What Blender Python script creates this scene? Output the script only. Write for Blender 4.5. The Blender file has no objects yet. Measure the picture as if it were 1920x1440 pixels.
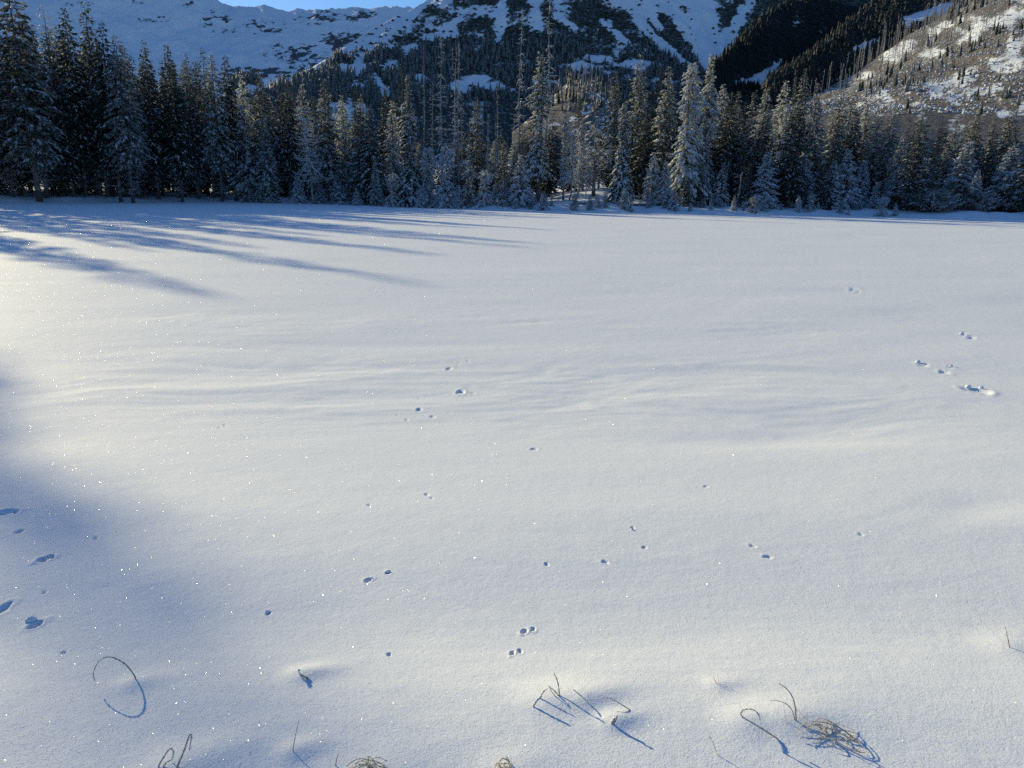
import bpy, math, random
import numpy as np
from mathutils import Matrix, Vector
from math import radians, sin, cos, tan, pi

SC = bpy.context.scene
COL = SC.collection

# ------------------------------------------------------------------ camera
CAM_Z = 2.2
F = 1397.0                        # focal length in pixels of the 1920 x 1440 photograph
PITCH, ROLL = radians(14.56), radians(0.9)
fw = np.array([0, cos(PITCH), -sin(PITCH)])
up0 = np.array([0, sin(PITCH), cos(PITCH)])
rt0 = np.array([1.0, 0, 0])
rt = rt0 * cos(ROLL) + up0 * sin(ROLL)
up = -rt0 * sin(ROLL) + up0 * cos(ROLL)
CAMP = np.array([0, 0, CAM_Z])
cam_d = bpy.data.cameras.new('camera')
cam = bpy.data.objects.new('camera', cam_d); COL.objects.link(cam)
m = Matrix(((rt[0], up[0], -fw[0], 0), (rt[1], up[1], -fw[1], 0), (rt[2], up[2], -fw[2], CAM_Z), (0, 0, 0, 1)))
cam.matrix_world = m
cam_d.sensor_width = 36.0
cam_d.lens = 36.0 * F / 1920
cam_d.clip_start = 0.05
cam_d.clip_end = 9000
SC.camera = cam

# ------------------------------------------------------------------ sky, sun, exposure
SUN_EL, SUN_AZ = radians(17), radians(-45)     # azimuth from +Y, clockwise
SUN = np.array([sin(SUN_AZ) * cos(SUN_EL), cos(SUN_AZ) * cos(SUN_EL), sin(SUN_EL)])
world = bpy.data.worlds.new('World'); SC.world = world
world.use_nodes = True
nt = world.node_tree
for n in list(nt.nodes): nt.nodes.remove(n)
sky = nt.nodes.new('ShaderNodeTexSky'); sky.sky_type = 'NISHITA'
sky.sun_disc = False
sky.sun_elevation = SUN_EL
sky.sun_rotation = SUN_AZ
sky.altitude = 1200
sky.air_density = 1.2
sky.dust_density = 0.6
sky.ozone_density = 6.8
bg = nt.nodes.new('ShaderNodeBackground'); bg.inputs['Strength'].default_value = 0.117
wo = nt.nodes.new('ShaderNodeOutputWorld')
nt.links.new(sky.outputs[0], bg.inputs[0]); nt.links.new(bg.outputs[0], wo.inputs[0])
sun_d = bpy.data.lights.new('sun', 'SUN'); sun_d.energy = 5.0; sun_d.angle = radians(0.53)
sun_d.color = (1.0, 0.855, 0.50)
sun = bpy.data.objects.new('sun', sun_d); COL.objects.link(sun)
sun.rotation_euler = Vector(SUN).to_track_quat('Z', 'Y').to_euler()
sun.location = (-40, 40, 60)
SC.view_settings.view_transform = 'Standard'; SC.view_settings.look = 'None'
SC.view_settings.exposure = 0.20; SC.view_settings.gamma = 1.0
SC.render.engine = 'CYCLES'
SC.cycles.use_denoising = False
SC.cycles.max_bounces = 5; SC.cycles.diffuse_bounces = 3; SC.cycles.glossy_bounces = 2
SC.cycles.transparent_max_bounces = 4
SC.cycles.sample_clamp_indirect = 4.0

# ------------------------------------------------------------------ helpers
def ray(px, py):
    d = fw + rt * ((px - 960) / F) - up * ((py - 720) / F)
    return d
def at_depth(px, py, Y):
    d = ray(px, py); return CAMP + d * (Y / d[1])
def project(P):
    v = P - CAMP
    z = v @ fw
    return 960 + F * (v @ rt) / z, 720 - F * (v @ up) / z

def _hash(ix, iy, seed):
    h = (ix.astype(np.int64) * 374761393 + iy.astype(np.int64) * 668265263 + seed * 1442695041) & 0xffffffff
    h = ((h ^ (h >> 13)) * 1274126177) & 0xffffffff
    h = (h ^ (h >> 16)) & 0xffffffff
    return h / 4294967295.0
def vnoise(x, y, seed=0):
    x = np.asarray(x, float); y = np.asarray(y, float)
    ix = np.floor(x); iy = np.floor(y); fx = x - ix; fy = y - iy
    fx = fx * fx * fx * (fx * (fx * 6 - 15) + 10); fy = fy * fy * fy * (fy * (fy * 6 - 15) + 10)
    a = _hash(ix, iy, seed); b = _hash(ix + 1, iy, seed); c = _hash(ix, iy + 1, seed); d = _hash(ix + 1, iy + 1, seed)
    return (a + (b - a) * fx) * (1 - fy) + (c + (d - c) * fx) * fy
def fbm(x, y, seed=0, octv=4, gain=0.5):
    s = 0; a = 1; t = 0
    for i in range(octv):
        s = s + a * (vnoise(x, y, seed + i * 17) - 0.5) * 2; t += a; a *= gain
        x = np.asarray(x) * 2.03 + 5.1; y = np.asarray(y) * 2.03 - 3.7
    return s / t
def sstep(a, b, x):
    t = np.clip((x - a) / (b - a), 0, 1); return t * t * (3 - 2 * t)

def tag(o, label=None, cat=None, group=None, kind=None):
    if label: o['label'] = label
    if cat: o['category'] = cat
    if group: o['group'] = group
    if kind: o['kind'] = kind
    return o
def mesh_np(name, V, T, mat=None, smooth=False, mats=None, mi=None):
    """V (n,3); T (m,3) or (m,4)"""
    me = bpy.data.meshes.new(name)
    V = np.ascontiguousarray(V, np.float32); T = np.ascontiguousarray(T, np.int32)
    k = T.shape[1]; n = len(T)
    me.vertices.add(len(V)); me.vertices.foreach_set('co', V.ravel())
    me.loops.add(n * k); me.loops.foreach_set('vertex_index', T.ravel())
    me.polygons.add(n); me.polygons.foreach_set('loop_start', np.arange(0, n * k, k, dtype=np.int32))
    if smooth: me.polygons.foreach_set('use_smooth', np.ones(n, bool))
    if mats:
        for q in mats: me.materials.append(q)
        me.polygons.foreach_set('material_index', np.asarray(mi, np.int32))
    elif mat: me.materials.append(mat)
    me.update(calc_edges=True)
    return me
def link(name, me, parent=None, loc=None):
    o = bpy.data.objects.new(name, me); COL.objects.link(o)
    if parent is not None: o.parent = parent
    if loc is not None: o.location = loc
    return o
def empty(name, loc, rz=0.0, scale=(1, 1, 1), tilt=(0, 0)):
    o = bpy.data.objects.new(name, None); COL.objects.link(o)
    o.location = loc; o.rotation_euler = (tilt[0], tilt[1], rz); o.scale = scale
    o.empty_display_size = 0.3
    return o
def grid_faces(nr, nc, flip=False):
    i = np.arange(nr - 1)[:, None] * nc + np.arange(nc - 1)[None, :]
    i = i.ravel()
    f = np.stack([i, i + 1, i + nc + 1, i + nc], 1)
    return f[:, ::-1] if flip else f
def tube_np(pts, rad, sides=6):
    """tapered tube along a polyline -> V, T(tri)"""
    pts = np.asarray(pts, float); n = len(pts); rad = np.broadcast_to(np.asarray(rad, float), (n,))
    tg = np.gradient(pts, axis=0); tg /= np.linalg.norm(tg, axis=1)[:, None] + 1e-9
    ref = np.array([0, 0, 1.0]) if abs(tg[:, 2]).mean() < 0.8 else np.array([1.0, 0, 0])
    a = np.cross(tg, ref); a /= np.linalg.norm(a, axis=1)[:, None] + 1e-9
    b = np.cross(tg, a)
    ang = np.arange(sides) * 2 * pi / sides
    V = pts[:, None, :] + rad[:, None, None] * (a[:, None, :] * np.cos(ang)[None, :, None] + b[:, None, :] * np.sin(ang)[None, :, None])
    V = V.reshape(-1, 3)
    T = []
    for i in range(n - 1):
        for j in range(sides):
            p = i * sides + j; q = i * sides + (j + 1) % sides
            T += [(p, q, q + sides), (p, q + sides, p + sides)]
    V = np.vstack([V, pts[0], pts[-1]]); c0 = len(V) - 2; c1 = len(V) - 1
    for j in range(sides):
        T.append((c0, (j + 1) % sides, j)); T.append((c1, (n - 1) * sides + j, (n - 1) * sides + (j + 1) % sides))
    return V, np.array(T, np.int32)
class Acc:
    def __init__(s): s.V = []; s.T = []; s.n = 0
    def add(s, V, T):
        s.V.append(V); s.T.append(T + s.n); s.n += len(V)
    def mesh(s, name, mat, smooth=False):
        return mesh_np(name, np.vstack(s.V), np.vstack(s.T), mat, smooth)

# ------------------------------------------------------------------ materials
def new_mat(name):
    mt = bpy.data.materials.new(name); mt.use_nodes = True
    t = mt.node_tree
    for n in list(t.nodes): t.nodes.remove(n)
    out = t.nodes.new('ShaderNodeOutputMaterial')
    p = t.nodes.new('ShaderNodeBsdfPrincipled')
    t.links.new(p.outputs[0], out.inputs[0])
    return mt, t, p, out
def nd(t, typ, **kw):
    n = t.nodes.new(typ)
    for k, v in kw.items():
        if k == 'op': n.operation = v
        elif k.startswith('_'): setattr(n, k[1:], v)
        else: n.inputs[k].default_value = v
    return n
def noise_node(t, vec, scale, detail=2.0, rough=0.5):
    n = t.nodes.new('ShaderNodeTexNoise'); n.inputs['Scale'].default_value = scale
    n.inputs['Detail'].default_value = detail; n.inputs['Roughness'].default_value = rough
    t.links.new(vec, n.inputs['Vector']); return n
def ramp(t, fac, stops):
    r = t.nodes.new('ShaderNodeValToRGB'); e = r.color_ramp.elements
    while len(e) < len(stops): e.new(0.5)
    for el, (p, c) in zip(e, stops):
        el.position = p; el.color = (*c, 1) if len(c) == 3 else c
    t.links.new(fac, r.inputs[0]); return r

SNOW_C = (0.83, 0.87, 0.92)

def make_field_snow():
    mt, t, p, out = new_mat('crusted_snow')
    L = t.links.new
    geo = t.nodes.new('ShaderNodeNewGeometry')
    pos = geo.outputs['Position']
    p.inputs['Base Color'].default_value = (*SNOW_C, 1)
    p.inputs['Roughness'].default_value = 0.75
    p.inputs['Specular IOR Level'].default_value = 0.08
    # grain of the crust: three sizes of bump
    n1 = noise_node(t, pos, 130, 2.0, 0.6); n2 = noise_node(t, pos, 34, 3.0, 0.6); n3 = noise_node(t, pos, 5, 3.0, 0.55)
    b3 = nd(t, 'ShaderNodeBump', Strength=0.22, Distance=0.02); L(n3.outputs[0], b3.inputs['Height'])
    b2 = nd(t, 'ShaderNodeBump', Strength=0.26, Distance=0.006); L(n2.outputs[0], b2.inputs['Height']); L(b3.outputs[0], b2.inputs['Normal'])
    b1 = nd(t, 'ShaderNodeBump', Strength=0.42, Distance=0.003); L(n1.outputs[0], b1.inputs['Height']); L(b2.outputs[0], b1.inputs['Normal'])
    L(b1.outputs[0], p.inputs['Normal'])
    # hoar crystals: tiny mirror facets, each with its own tilt
    last = p.outputs[0]
    for scale, keep, rad, tilt, gl in ((300, 0.80, 0.32, 1.5, 0.11), (110, 0.94, 0.08, 1.5, 0.07), (30, 0.97, 0.020, 1.5, 0.08)):
        v = t.nodes.new('ShaderNodeTexVoronoi'); v.feature = 'F1'
        v.inputs['Scale'].default_value = scale; L(pos, v.inputs['Vector'])
        sub = nd(t, 'ShaderNodeVectorMath', op='SUBTRACT'); L(v.outputs['Color'], sub.inputs[0]); sub.inputs[1].default_value = (0.5, 0.5, 0.5)
        mul = nd(t, 'ShaderNodeVectorMath', op='SCALE'); L(sub.outputs[0], mul.inputs[0]); mul.inputs['Scale'].default_value = tilt
        add = nd(t, 'ShaderNodeVectorMath', op='ADD'); L(mul.outputs[0], add.inputs[0]); L(geo.outputs['Normal'], add.inputs[1])
        nrm = nd(t, 'ShaderNodeVectorMath', op='NORMALIZE'); L(add.outputs[0], nrm.inputs[0])
        g = t.nodes.new('ShaderNodeBsdfGlossy'); g.inputs['Roughness'].default_value = 0.2
        L(nrm.outputs[0], g.inputs['Normal'])
        lt = nd(t, 'ShaderNodeMath', op='LESS_THAN'); L(v.outputs['Distance'], lt.inputs[0]); lt.inputs[1].default_value = rad
        wn = t.nodes.new('ShaderNodeTexWhiteNoise'); wn.noise_dimensions = '3D'; L(v.outputs['Color'], wn.inputs['Vector'])
        gt = nd(t, 'ShaderNodeMath', op='GREATER_THAN'); L(wn.outputs['Value'], gt.inputs[0]); gt.inputs[1].default_value = keep
        cm = nd(t, 'ShaderNodeVectorMath', op='MULTIPLY'); L(wn.outputs['Color'], cm.inputs[0]); L(wn.outputs['Color'], cm.inputs[1])
        sp = t.nodes.new('ShaderNodeSeparateXYZ'); L(cm.outputs[0], sp.inputs[0])
        ml = nd(t, 'ShaderNodeMath', op='MULTIPLY'); L(sp.outputs[1], ml.inputs[0]); ml.inputs[1].default_value = gl * 2
        L(ml.outputs[0], g.inputs['Color'])
        mm = nd(t, 'ShaderNodeMath', op='MULTIPLY'); L(lt.outputs[0], mm.inputs[0]); L(gt.outputs[0], mm.inputs[1])
        mx = t.nodes.new('ShaderNodeMixShader'); L(mm.outputs[0], mx.inputs[0]); L(last, mx.inputs[1]); L(g.outputs[0], mx.inputs[2])
        last = mx.outputs[0]
    L(last, out.inputs[0])
    return mt
def make_plain_snow():
    mt, t, p, out = new_mat('branch_snow')
    geo = t.nodes.new('ShaderNodeNewGeometry')
    n = noise_node(t, geo.outputs['Position'], 3.0, 3)
    r = ramp(t, n.outputs[0], [(0.3, (0.68, 0.73, 0.79)), (0.65, (0.82, 0.87, 0.93))])
    t.links.new(r.outputs[0], p.inputs['Base Color']); p.inputs['Roughness'].default_value = 0.7
    p.inputs['Specular IOR Level'].default_value = 0.2
    tl = t.nodes.new('ShaderNodeBsdfTranslucent'); tl.inputs[0].default_value = (0.82, 0.84, 0.86, 1)
    mx = t.nodes.new('ShaderNodeMixShader'); mx.inputs[0].default_value = 0.38
    t.links.new(p.outputs[0], mx.inputs[1]); t.links.new(tl.outputs[0], mx.inputs[2]); t.links.new(mx.outputs[0], out.inputs[0])
    return mt
def make_needles(name, c0, c1, frost, f_amt, f_lo=0.40, f_hi=0.62, fscale=2.6, trans=0.28):
    mt, t, p, out = new_mat(name); L = t.links.new
    geo = t.nodes.new('ShaderNodeNewGeometry'); oi = t.nodes.new('ShaderNodeObjectInfo')
    n = noise_node(t, geo.outputs['Position'], 1.3, 2); n2 = noise_node(t, geo.outputs['Position'], fscale, 4, 0.75)
    r = ramp(t, n.outputs[0], [(0.3, c0), (0.7, c1)])
    # some trees carry more rime than others
    mr = t.nodes.new('ShaderNodeMapRange'); L(oi.outputs['Random'], mr.inputs[0]); mr.inputs[3].default_value = -0.11; mr.inputs[4].default_value = 0.09
    ad = nd(t, 'ShaderNodeMath', op='ADD'); L(n2.outputs[0], ad.inputs[0]); L(mr.outputs[0], ad.inputs[1])
    r2_ = ramp(t, ad.outputs[0], [(f_lo, (0, 0, 0)), (f_hi, (f_amt,) * 3)])
    mx = t.nodes.new('ShaderNodeMix'); mx.data_type = 'RGBA'
    L(r2_.outputs[0], mx.inputs[0]); L(r.outputs[0], mx.inputs[6]); mx.inputs[7].default_value = (*frost, 1)
    L(mx.outputs[2], p.inputs['Base Color']); p.inputs['Roughness'].default_value = 0.7
    p.inputs['Specular IOR Level'].default_value = 0.25
    tl = t.nodes.new('ShaderNodeBsdfTranslucent'); L(mx.outputs[2], tl.inputs[0])
    ms = t.nodes.new('ShaderNodeMixShader'); ms.inputs[0].default_value = trans
    L(p.outputs[0], ms.inputs[1]); L(tl.outputs[0], ms.inputs[2]); L(ms.outputs[0], out.inputs[0])
    return mt
def make_bark(name, c0, c1, frost=0.0):
    mt, t, p, out = new_mat(name); L = t.links.new
    geo = t.nodes.new('ShaderNodeNewGeometry')
    n = noise_node(t, geo.outputs['Position'], 6.0, 4, 0.65)
    r = ramp(t, n.outputs[0], [(0.3, c0), (0.7, c1)])
    last = r.outputs[0]
    if frost:
        sx = t.nodes.new('ShaderNodeSeparateXYZ'); L(geo.outputs['Normal'], sx.inputs[0])
        n2 = noise_node(t, geo.outputs['Position'], 2.2, 3, 0.6)
        ad = nd(t, 'ShaderNodeMath', op='ADD'); L(sx.outputs[2], ad.inputs[0]); L(n2.outputs[0], ad.inputs[1])
        r2 = ramp(t, ad.outputs[0], [(0.42, (0, 0, 0)), (0.95, (frost,) * 3)])
        mx = t.nodes.new('ShaderNodeMix'); mx.data_type = 'RGBA'
        L(r2.outputs[0], mx.inputs[0]); L(last, mx.inputs[6]); mx.inputs[7].default_value = (0.78, 0.8, 0.83, 1)
        last = mx.outputs[2]
    L(last, p.inputs['Base Color']); p.inputs['Roughness'].default_value = 0.85
    bp = nd(t, 'ShaderNodeBump', Strength=0.6, Distance=0.03); L(n.outputs[0], bp.inputs['Height']); L(bp.outputs[0], p.inputs['Normal'])
    return mt

M_FIELD = make_field_snow()
M_SNOW = make_plain_snow()
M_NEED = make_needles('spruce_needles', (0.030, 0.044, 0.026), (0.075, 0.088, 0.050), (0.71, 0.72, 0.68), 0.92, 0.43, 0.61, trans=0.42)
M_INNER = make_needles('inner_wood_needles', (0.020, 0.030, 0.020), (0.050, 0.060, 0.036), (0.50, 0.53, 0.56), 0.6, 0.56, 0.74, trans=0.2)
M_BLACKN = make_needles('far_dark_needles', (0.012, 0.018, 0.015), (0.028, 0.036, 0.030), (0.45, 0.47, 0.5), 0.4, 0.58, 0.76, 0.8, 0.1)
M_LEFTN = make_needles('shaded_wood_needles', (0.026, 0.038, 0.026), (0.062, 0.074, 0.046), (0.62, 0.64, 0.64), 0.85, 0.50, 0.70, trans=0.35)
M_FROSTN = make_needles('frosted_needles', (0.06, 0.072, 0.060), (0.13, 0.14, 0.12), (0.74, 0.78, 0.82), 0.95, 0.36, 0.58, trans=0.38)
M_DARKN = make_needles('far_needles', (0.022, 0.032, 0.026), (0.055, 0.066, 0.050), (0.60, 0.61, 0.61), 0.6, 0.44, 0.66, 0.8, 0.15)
M_SCRUB = make_needles('dwarf_pine_needles', (0.026, 0.032, 0.024), (0.065, 0.072, 0.052), (0.66, 0.67, 0.67), 0.75, 0.42, 0.62, 1.2, 0.15)
M_BARK = make_bark('spruce_bark', (0.045, 0.036, 0.030), (0.12, 0.10, 0.085), 0.35)
M_DEAD = make_bark('weathered_dead_wood', (0.10, 0.09, 0.08), (0.24, 0.22, 0.20), 0.55)
M_BRUSHW = make_bark('dead_brush', (0.07, 0.06, 0.05), (0.19, 0.165, 0.14), 0.75)
M_RIME = make_bark('rimed_twigs', (0.26, 0.26, 0.26), (0.50, 0.51, 0.52), 1.0)

# ------------------------------------------------------------------ ground
# shoreline of the frozen lake: azimuth (deg from +Y) -> distance
SHORE = [(-180, 12), (-120, 40), (-95, 50), (-75, 55), (-60, 58), (-50, 63), (-46, 70), (-43, 80), (-36, 102), (-30, 104), (-24, 112), (-16, 118), (-12, 114), (-8, 101),
         (-4, 91), (0, 86), (5, 84), (10, 85), (14, 84), (19, 88), (24, 92), (29, 94), (34, 98), (40, 98), (60, 85), (90, 60), (120, 40), (180, 12)]
_sa = np.array([a for a, _ in SHORE], float); _sr = np.array([b for _, b in SHORE], float)
_bank_y = np.array([-60, -5, 0, 1.2, 1.9, 2.3, 2.5, 2.8, 3.1, 3.6, 4.2, 5, 6.5, 9, 13, 400])
_bank_z = np.array([1.4, .72, .60, .53, .500, .495, .478, .425, .402, .398, .375, .30, .17, .05, 0, 0])
def shore_d(x, y):
    r = np.hypot(x, y); th = np.degrees(np.arctan2(x, y))
    rs = np.interp(th, _sa, _sr) + 2.6 * fbm(th * 0.45, th * 0 + 3.3, 5, 3)
    return r - rs
def bank(y):
    z = 0
    for dy, w in ((-.22, .12), (-.11, .22), (0, .32), (.11, .22), (.22, .12)): z = z + w * np.interp(y + dy, _bank_y, _bank_z)
    return z
def ground_base(x, y):
    x = np.asarray(x, float); y = np.asarray(y, float)
    d = shore_d(x, y)
    wob = 0.5 * fbm(x * 0.22 + 4, y * 0.1, 9, 2)
    z = bank(y + wob * sstep(-1, 3, y))
    land = sstep(-0.5, 5, d)
    far = sstep(14, 40, np.hypot(x, y))
    z = z + far * (land * 0.45 + np.clip(d - 3, 0, 60) * 0.022 + np.clip(d - 63, 0, 900) * 0.05
                   + land * 0.28 * fbm(x * 0.23, y * 0.23, 21, 3) + sstep(-1.5, 2, d) * (1 - sstep(5, 12, d)) * (.30 * np.abs(fbm(x * .33 + 7, y * .25, 23, 3)) - .06))
    tdeg = np.degrees(np.arctan2(x, y))
    z = z + 1.5 * sstep(2, 20, d) * np.exp(-((tdeg - 6.2) / 3.6) ** 2) * (y > 0)
    # wind drifts on the lake
    drift = 0.036 * fbm(x * 0.16 + 0.06 * y, y * 0.30 - 0.05 * x, 31, 3)
    u = x * 0.98 + y * 0.22; v = y * 0.98 - x * 0.22
    streak = fbm(u * 0.55 + .9 * fbm(u * .5, v * .6, 43, 2), v * 1.5 + .8 * fbm(u * .45 + 3, v * .5, 44, 2), 41, 4, .55)
    for (hx, hy, ha, hb, hd) in ((2.2, 6.0, 1.1, .28, .022), (3.2, 6.6, .9, .25, .014), (-2.2, 7.2, 1.3, .3, .016), (-1.6, 10.5, 1.6, .35, .016), (2.9, 4.3, .35, .22, .016), (-3.4, 8.6, 1.2, .3, .012)):
        z = z - hd * np.exp(-((x - hx - .3 * (y - hy)) / ha) ** 2 - ((y - hy - .12 * (x - hx)) / hb) ** 2)
    patch = (.06 + .94 * sstep(-0.02, 0.34, fbm(x * 0.30 + 2, y * 0.26, 51, 3))) * sstep(5, 7.5, y) * (1 - .85 * sstep(13, 22, y))
    return z + drift * (1 - sstep(60, 90, np.hypot(x, y)) * 0.5) + streak * (0.004 + 0.021 * patch)

# tracks in the snow (photograph px): x, y, length px, width px, angle deg, depth m
TRACKS = [
 (15, 960, 46, 15, 8, .07), (33, 998, 18, 8, 8, .035), (44, 994, 12, 7, 8, .03), (88, 1047, 36, 13, 14, .08), (180, 1009, 15, 6, -8, .03),
 (2, 1143, 22, 34, 40, .09), (66, 1172, 26, 22, 30, .09), (118, 1224, 14, 6, 15, .02), (84, 1110, 14, 5, 10, .02),
 (690, 1088, 24, 8, 14, .05), (727, 1074, 14, 8, -10, .03), (842, 692, 20, 7, 8, .06), (858, 688, 14, 5, 14, .02), (861, 680, 10, 4, -15, .03), (878, 679, 12, 4, -12, .03), (876, 675, 10, 4, -12, .03),
 (863, 736, 26, 13, 5, .09), (887, 737, 14, 5, 5, .03), (786, 768, 16, 7, 4, .06), (811, 781, 14, 5, 3, .05), (762, 787, 11, 5, 3, .03), (744, 779, 7, 4, 3, .02), (785, 748, 8, 4, -15, .02),
 (412, 801, 10, 5, 20, .03), (420, 798, 9, 5, 20, .03), (1002, 842, 22, 7, 6, .04), (800, 927, 16, 6, -6, .03), (810, 934, 11, 5, -12, .025),
 (691, 947, 14, 5, 8, .025), (1186, 990, 9, 6, 10, .025), (1209, 1027, 14, 5, -10, .025), (1323, 912, 15, 5, -4, .03),
 (1412, 1024, 15, 5, -10, .025), (1440, 1045, 22, 6, -3, .03), (1135, 1054, 18, 6, -6, .03), (1025, 1058, 12, 5, -12, .025), (1614, 1002, 13, 5, -10, .02), 
 (982, 1185, 22, 7, 14, .05), (999, 1180, 16, 6, 10, .035), (960, 1226, 16, 9, 25, .05), (975, 1221, 14, 6, -30, .03), (503, 1150, 13, 7, 5, .03), (730, 1227, 14, 6, 5, .02),
 (1604, 545, 20, 5, 0, .10), (1805, 626, 12, 5, 0, .05), (1821, 633, 16, 5, -14, .06), (1728, 683, 18, 6, -12, .06), (1772, 699, 20, 8, -14, .09), (1785, 688, 14, 5, -6, .04), (1835, 733, 50, 12, -15, .11),
 (1612, 655, 16, 4, 3, .02), (1118, 690, 10, 4, 0, .02)]
def hit_ground(px, py):
    d = ray(px, py); t = 0.0
    z = 0.3
    for _ in range(40):
        t = (CAM_Z - z) / -d[2]; P = CAMP + d * t
        z = 0.5 * z + 0.5 * float(ground_base(P[0], P[1]))
    return np.array([P[0], P[1], z])

_bare_ground = ground_base
MOUNDS = [(*hit_ground(px, py)[:2], r, h) for (px, py, r, h) in ((1030, 1308, .10, .022), (1100, 1312, .07, .02), (1150, 1352, .05, .02), (1530, 1360, .16, .010), (1480, 1356, .08, .018), (1395, 1350, .08, .02), (690, 1442, .13, .010), (335, 1436, .10, .025), (568, 1264, .06, .022), (250, 1280, .06, .014),
          (1345, 1284, .05, .010), (1890, 1214, .10, .018), (549, 1410, .05, .014), (945, 1440, .08, .008))]
def ground_base(x, y):
    z = _bare_ground(x, y); x = np.asarray(x, float); y = np.asarray(y, float)
    for (mx, my, r, h) in MOUNDS:                 # snow heaped round the stems, with a lee tail
        u = (x - mx) * .9 + (y - my) * .43; v = (y - my) * .9 - (x - mx) * .43
        z = z + .72 * h * np.exp(-(np.where(u > 0, u / (r * 2.2), u / r)) ** 2 - (v / r) ** 2)
    return z
def build_ground():
    th = np.concatenate([np.linspace(-180, -50, 60)[:-1], np.linspace(-50, -37, 40)[:-1], np.linspace(-37, 37, 620), np.linspace(37, 50, 40)[1:], np.linspace(50, 180, 60)[1:]])
    dep = np.concatenate([np.linspace(80, 46, 22)[:-1], np.linspace(46, 3.2, 500)])          # depression angle of the row on a flat lake
    r1 = CAM_Z * 0.9 / np.tan(np.radians(dep))
    r1 = np.concatenate([[0.02], r1, np.geomspace(r1[-1], 150, 80)[1:], np.geomspace(150, 3200, 50)[1:]])
    R, TH = np.meshgrid(r1, np.radians(th), indexing='ij')
    X = R * np.sin(TH); Y = R * np.cos(TH)
    Z = ground_base(X, Y)
    for (px, py, lp, wp, ang, dp) in TRACKS:
        c = hit_ground(px, py)
        dist = np.linalg.norm(c - CAMP)
        s = dist / F
        elev = (CAM_Z - c[2]) / dist
        a = math.radians(ang)
        # image ellipse axes laid on the ground: lateral scale s, depth scale s/elev
        hx = lp * (0.36 if px > 150 else .34) * s; hy = max(wp * (0.34 if px > 150 else .32) * s / elev, 0.018); dp *= .42
        yc = -math.tan(a) * 0.0
        msk = (np.abs(X - c[0]) < hx * 3 + .1) & (np.abs(Y - c[1]) < hy * 3 + hx * 3)
        if not msk.any(): continue
        dx = X[msk] - c[0]; dy = Y[msk] - c[1]
        sh = math.tan(a) / elev                        # slanting prints
        sh = max(-.7, min(.7, sh))
        dy2 = dy - dx * sh
        rho = np.hypot(dx / hx, dy2 / hy) * (1 + 0.5 * fbm(dx / hx * 1.1 + px, dy / hy * 1.1, 77, 3))
        dp = min(dp, 0.9 * max(hx, 0.02))
        Z[msk] += -dp * (1 - sstep(0.25, 1.0, rho)) * (1 + .5 * fbm(dx / hx * 2 + px, dy2 / hy * 2, 78, 2)) + dp * 0.18 * sstep(0.75, 1.1, rho) * (1 - sstep(1.1, 1.7, rho))
    V = np.stack([X, Y, Z], -1).reshape(-1, 3)
    nr, nc = X.shape
    T = grid_faces(nr, nc)
    me = mesh_np('snow_field', V, T, M_FIELD, smooth=True)
    o = link('snow_field', me)
    tag(o, 'flat frozen lake under wind-drifted sparkling snow', None, None, 'structure')
build_ground()
def gz(x, y): return float(ground_base(x, y))

# ------------------------------------------------------------------ mountains
def make_mountain_mat(name, dark0, dark1, ns=0.10, light=(0.30, 0.31, 0.33)):
    mt, t, p, out = new_mat(name); L = t.links.new
    geo = t.nodes.new('ShaderNodeNewGeometry'); pos = geo.outputs['Position']
    at = t.nodes.new('ShaderNodeAttribute'); at.attribute_name = 'cover'; at.attribute_type = 'GEOMETRY'
    n = noise_node(t, pos, ns, 7, 0.82)
    sb = nd(t, 'ShaderNodeMath', op='MULTIPLY_ADD'); L(n.outputs[0], sb.inputs[0]); sb.inputs[1].default_value = 0.9; sb.inputs[2].default_value = -0.45
    ad = nd(t, 'ShaderNodeMath', op='ADD'); L(at.outputs['Fac'], ad.inputs[0]); L(sb.outputs[0], ad.inputs[1])
    r = ramp(t, ad.outputs[0], [(0.47, (0, 0, 0)), (0.58, (1, 1, 1))])
    n2 = noise_node(t, pos, ns * 4, 4, 0.7)
    rd = ramp(t, n2.outputs[0], [(0.35, dark0), (0.56, dark1), (0.70, light)])
    mx = t.nodes.new('ShaderNodeMix'); mx.data_type = 'RGBA'
    L(r.outputs[0], mx.inputs[0]); mx.inputs[6].default_value = (*SNOW_C, 1); L(rd.outputs[0], mx.inputs[7])
    L(mx.outputs[2], p.inputs['Base Color']); p.inputs['Roughness'].default_value = 0.75; p.inputs['Specular IOR Level'].default_value = 0.2
    n3 = noise_node(t, pos, 0.04, 5, 0.6)
    bp = nd(t, 'ShaderNodeBump', Strength=0.5, Distance=4.0); L(n3.outputs[0], bp.inputs['Height'])
    b2 = nd(t, 'ShaderNodeBump', Strength=0.6, Distance=1.2); L(n2.outputs[0], b2.inputs['Height']); L(bp.outputs[0], b2.inputs['Normal'])
    L(b2.outputs[0], p.inputs['Normal'])
    return mt
M_CRAG = make_mountain_mat('snow_and_crags', (0.035, 0.035, 0.038), (0.10, 0.10, 0.105))
M_SLOPE = make_mountain_mat('snow_and_dwarf_pine', (0.022, 0.028, 0.025), (0.06, 0.068, 0.060), 0.09, (0.48, 0.50, 0.53))

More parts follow.
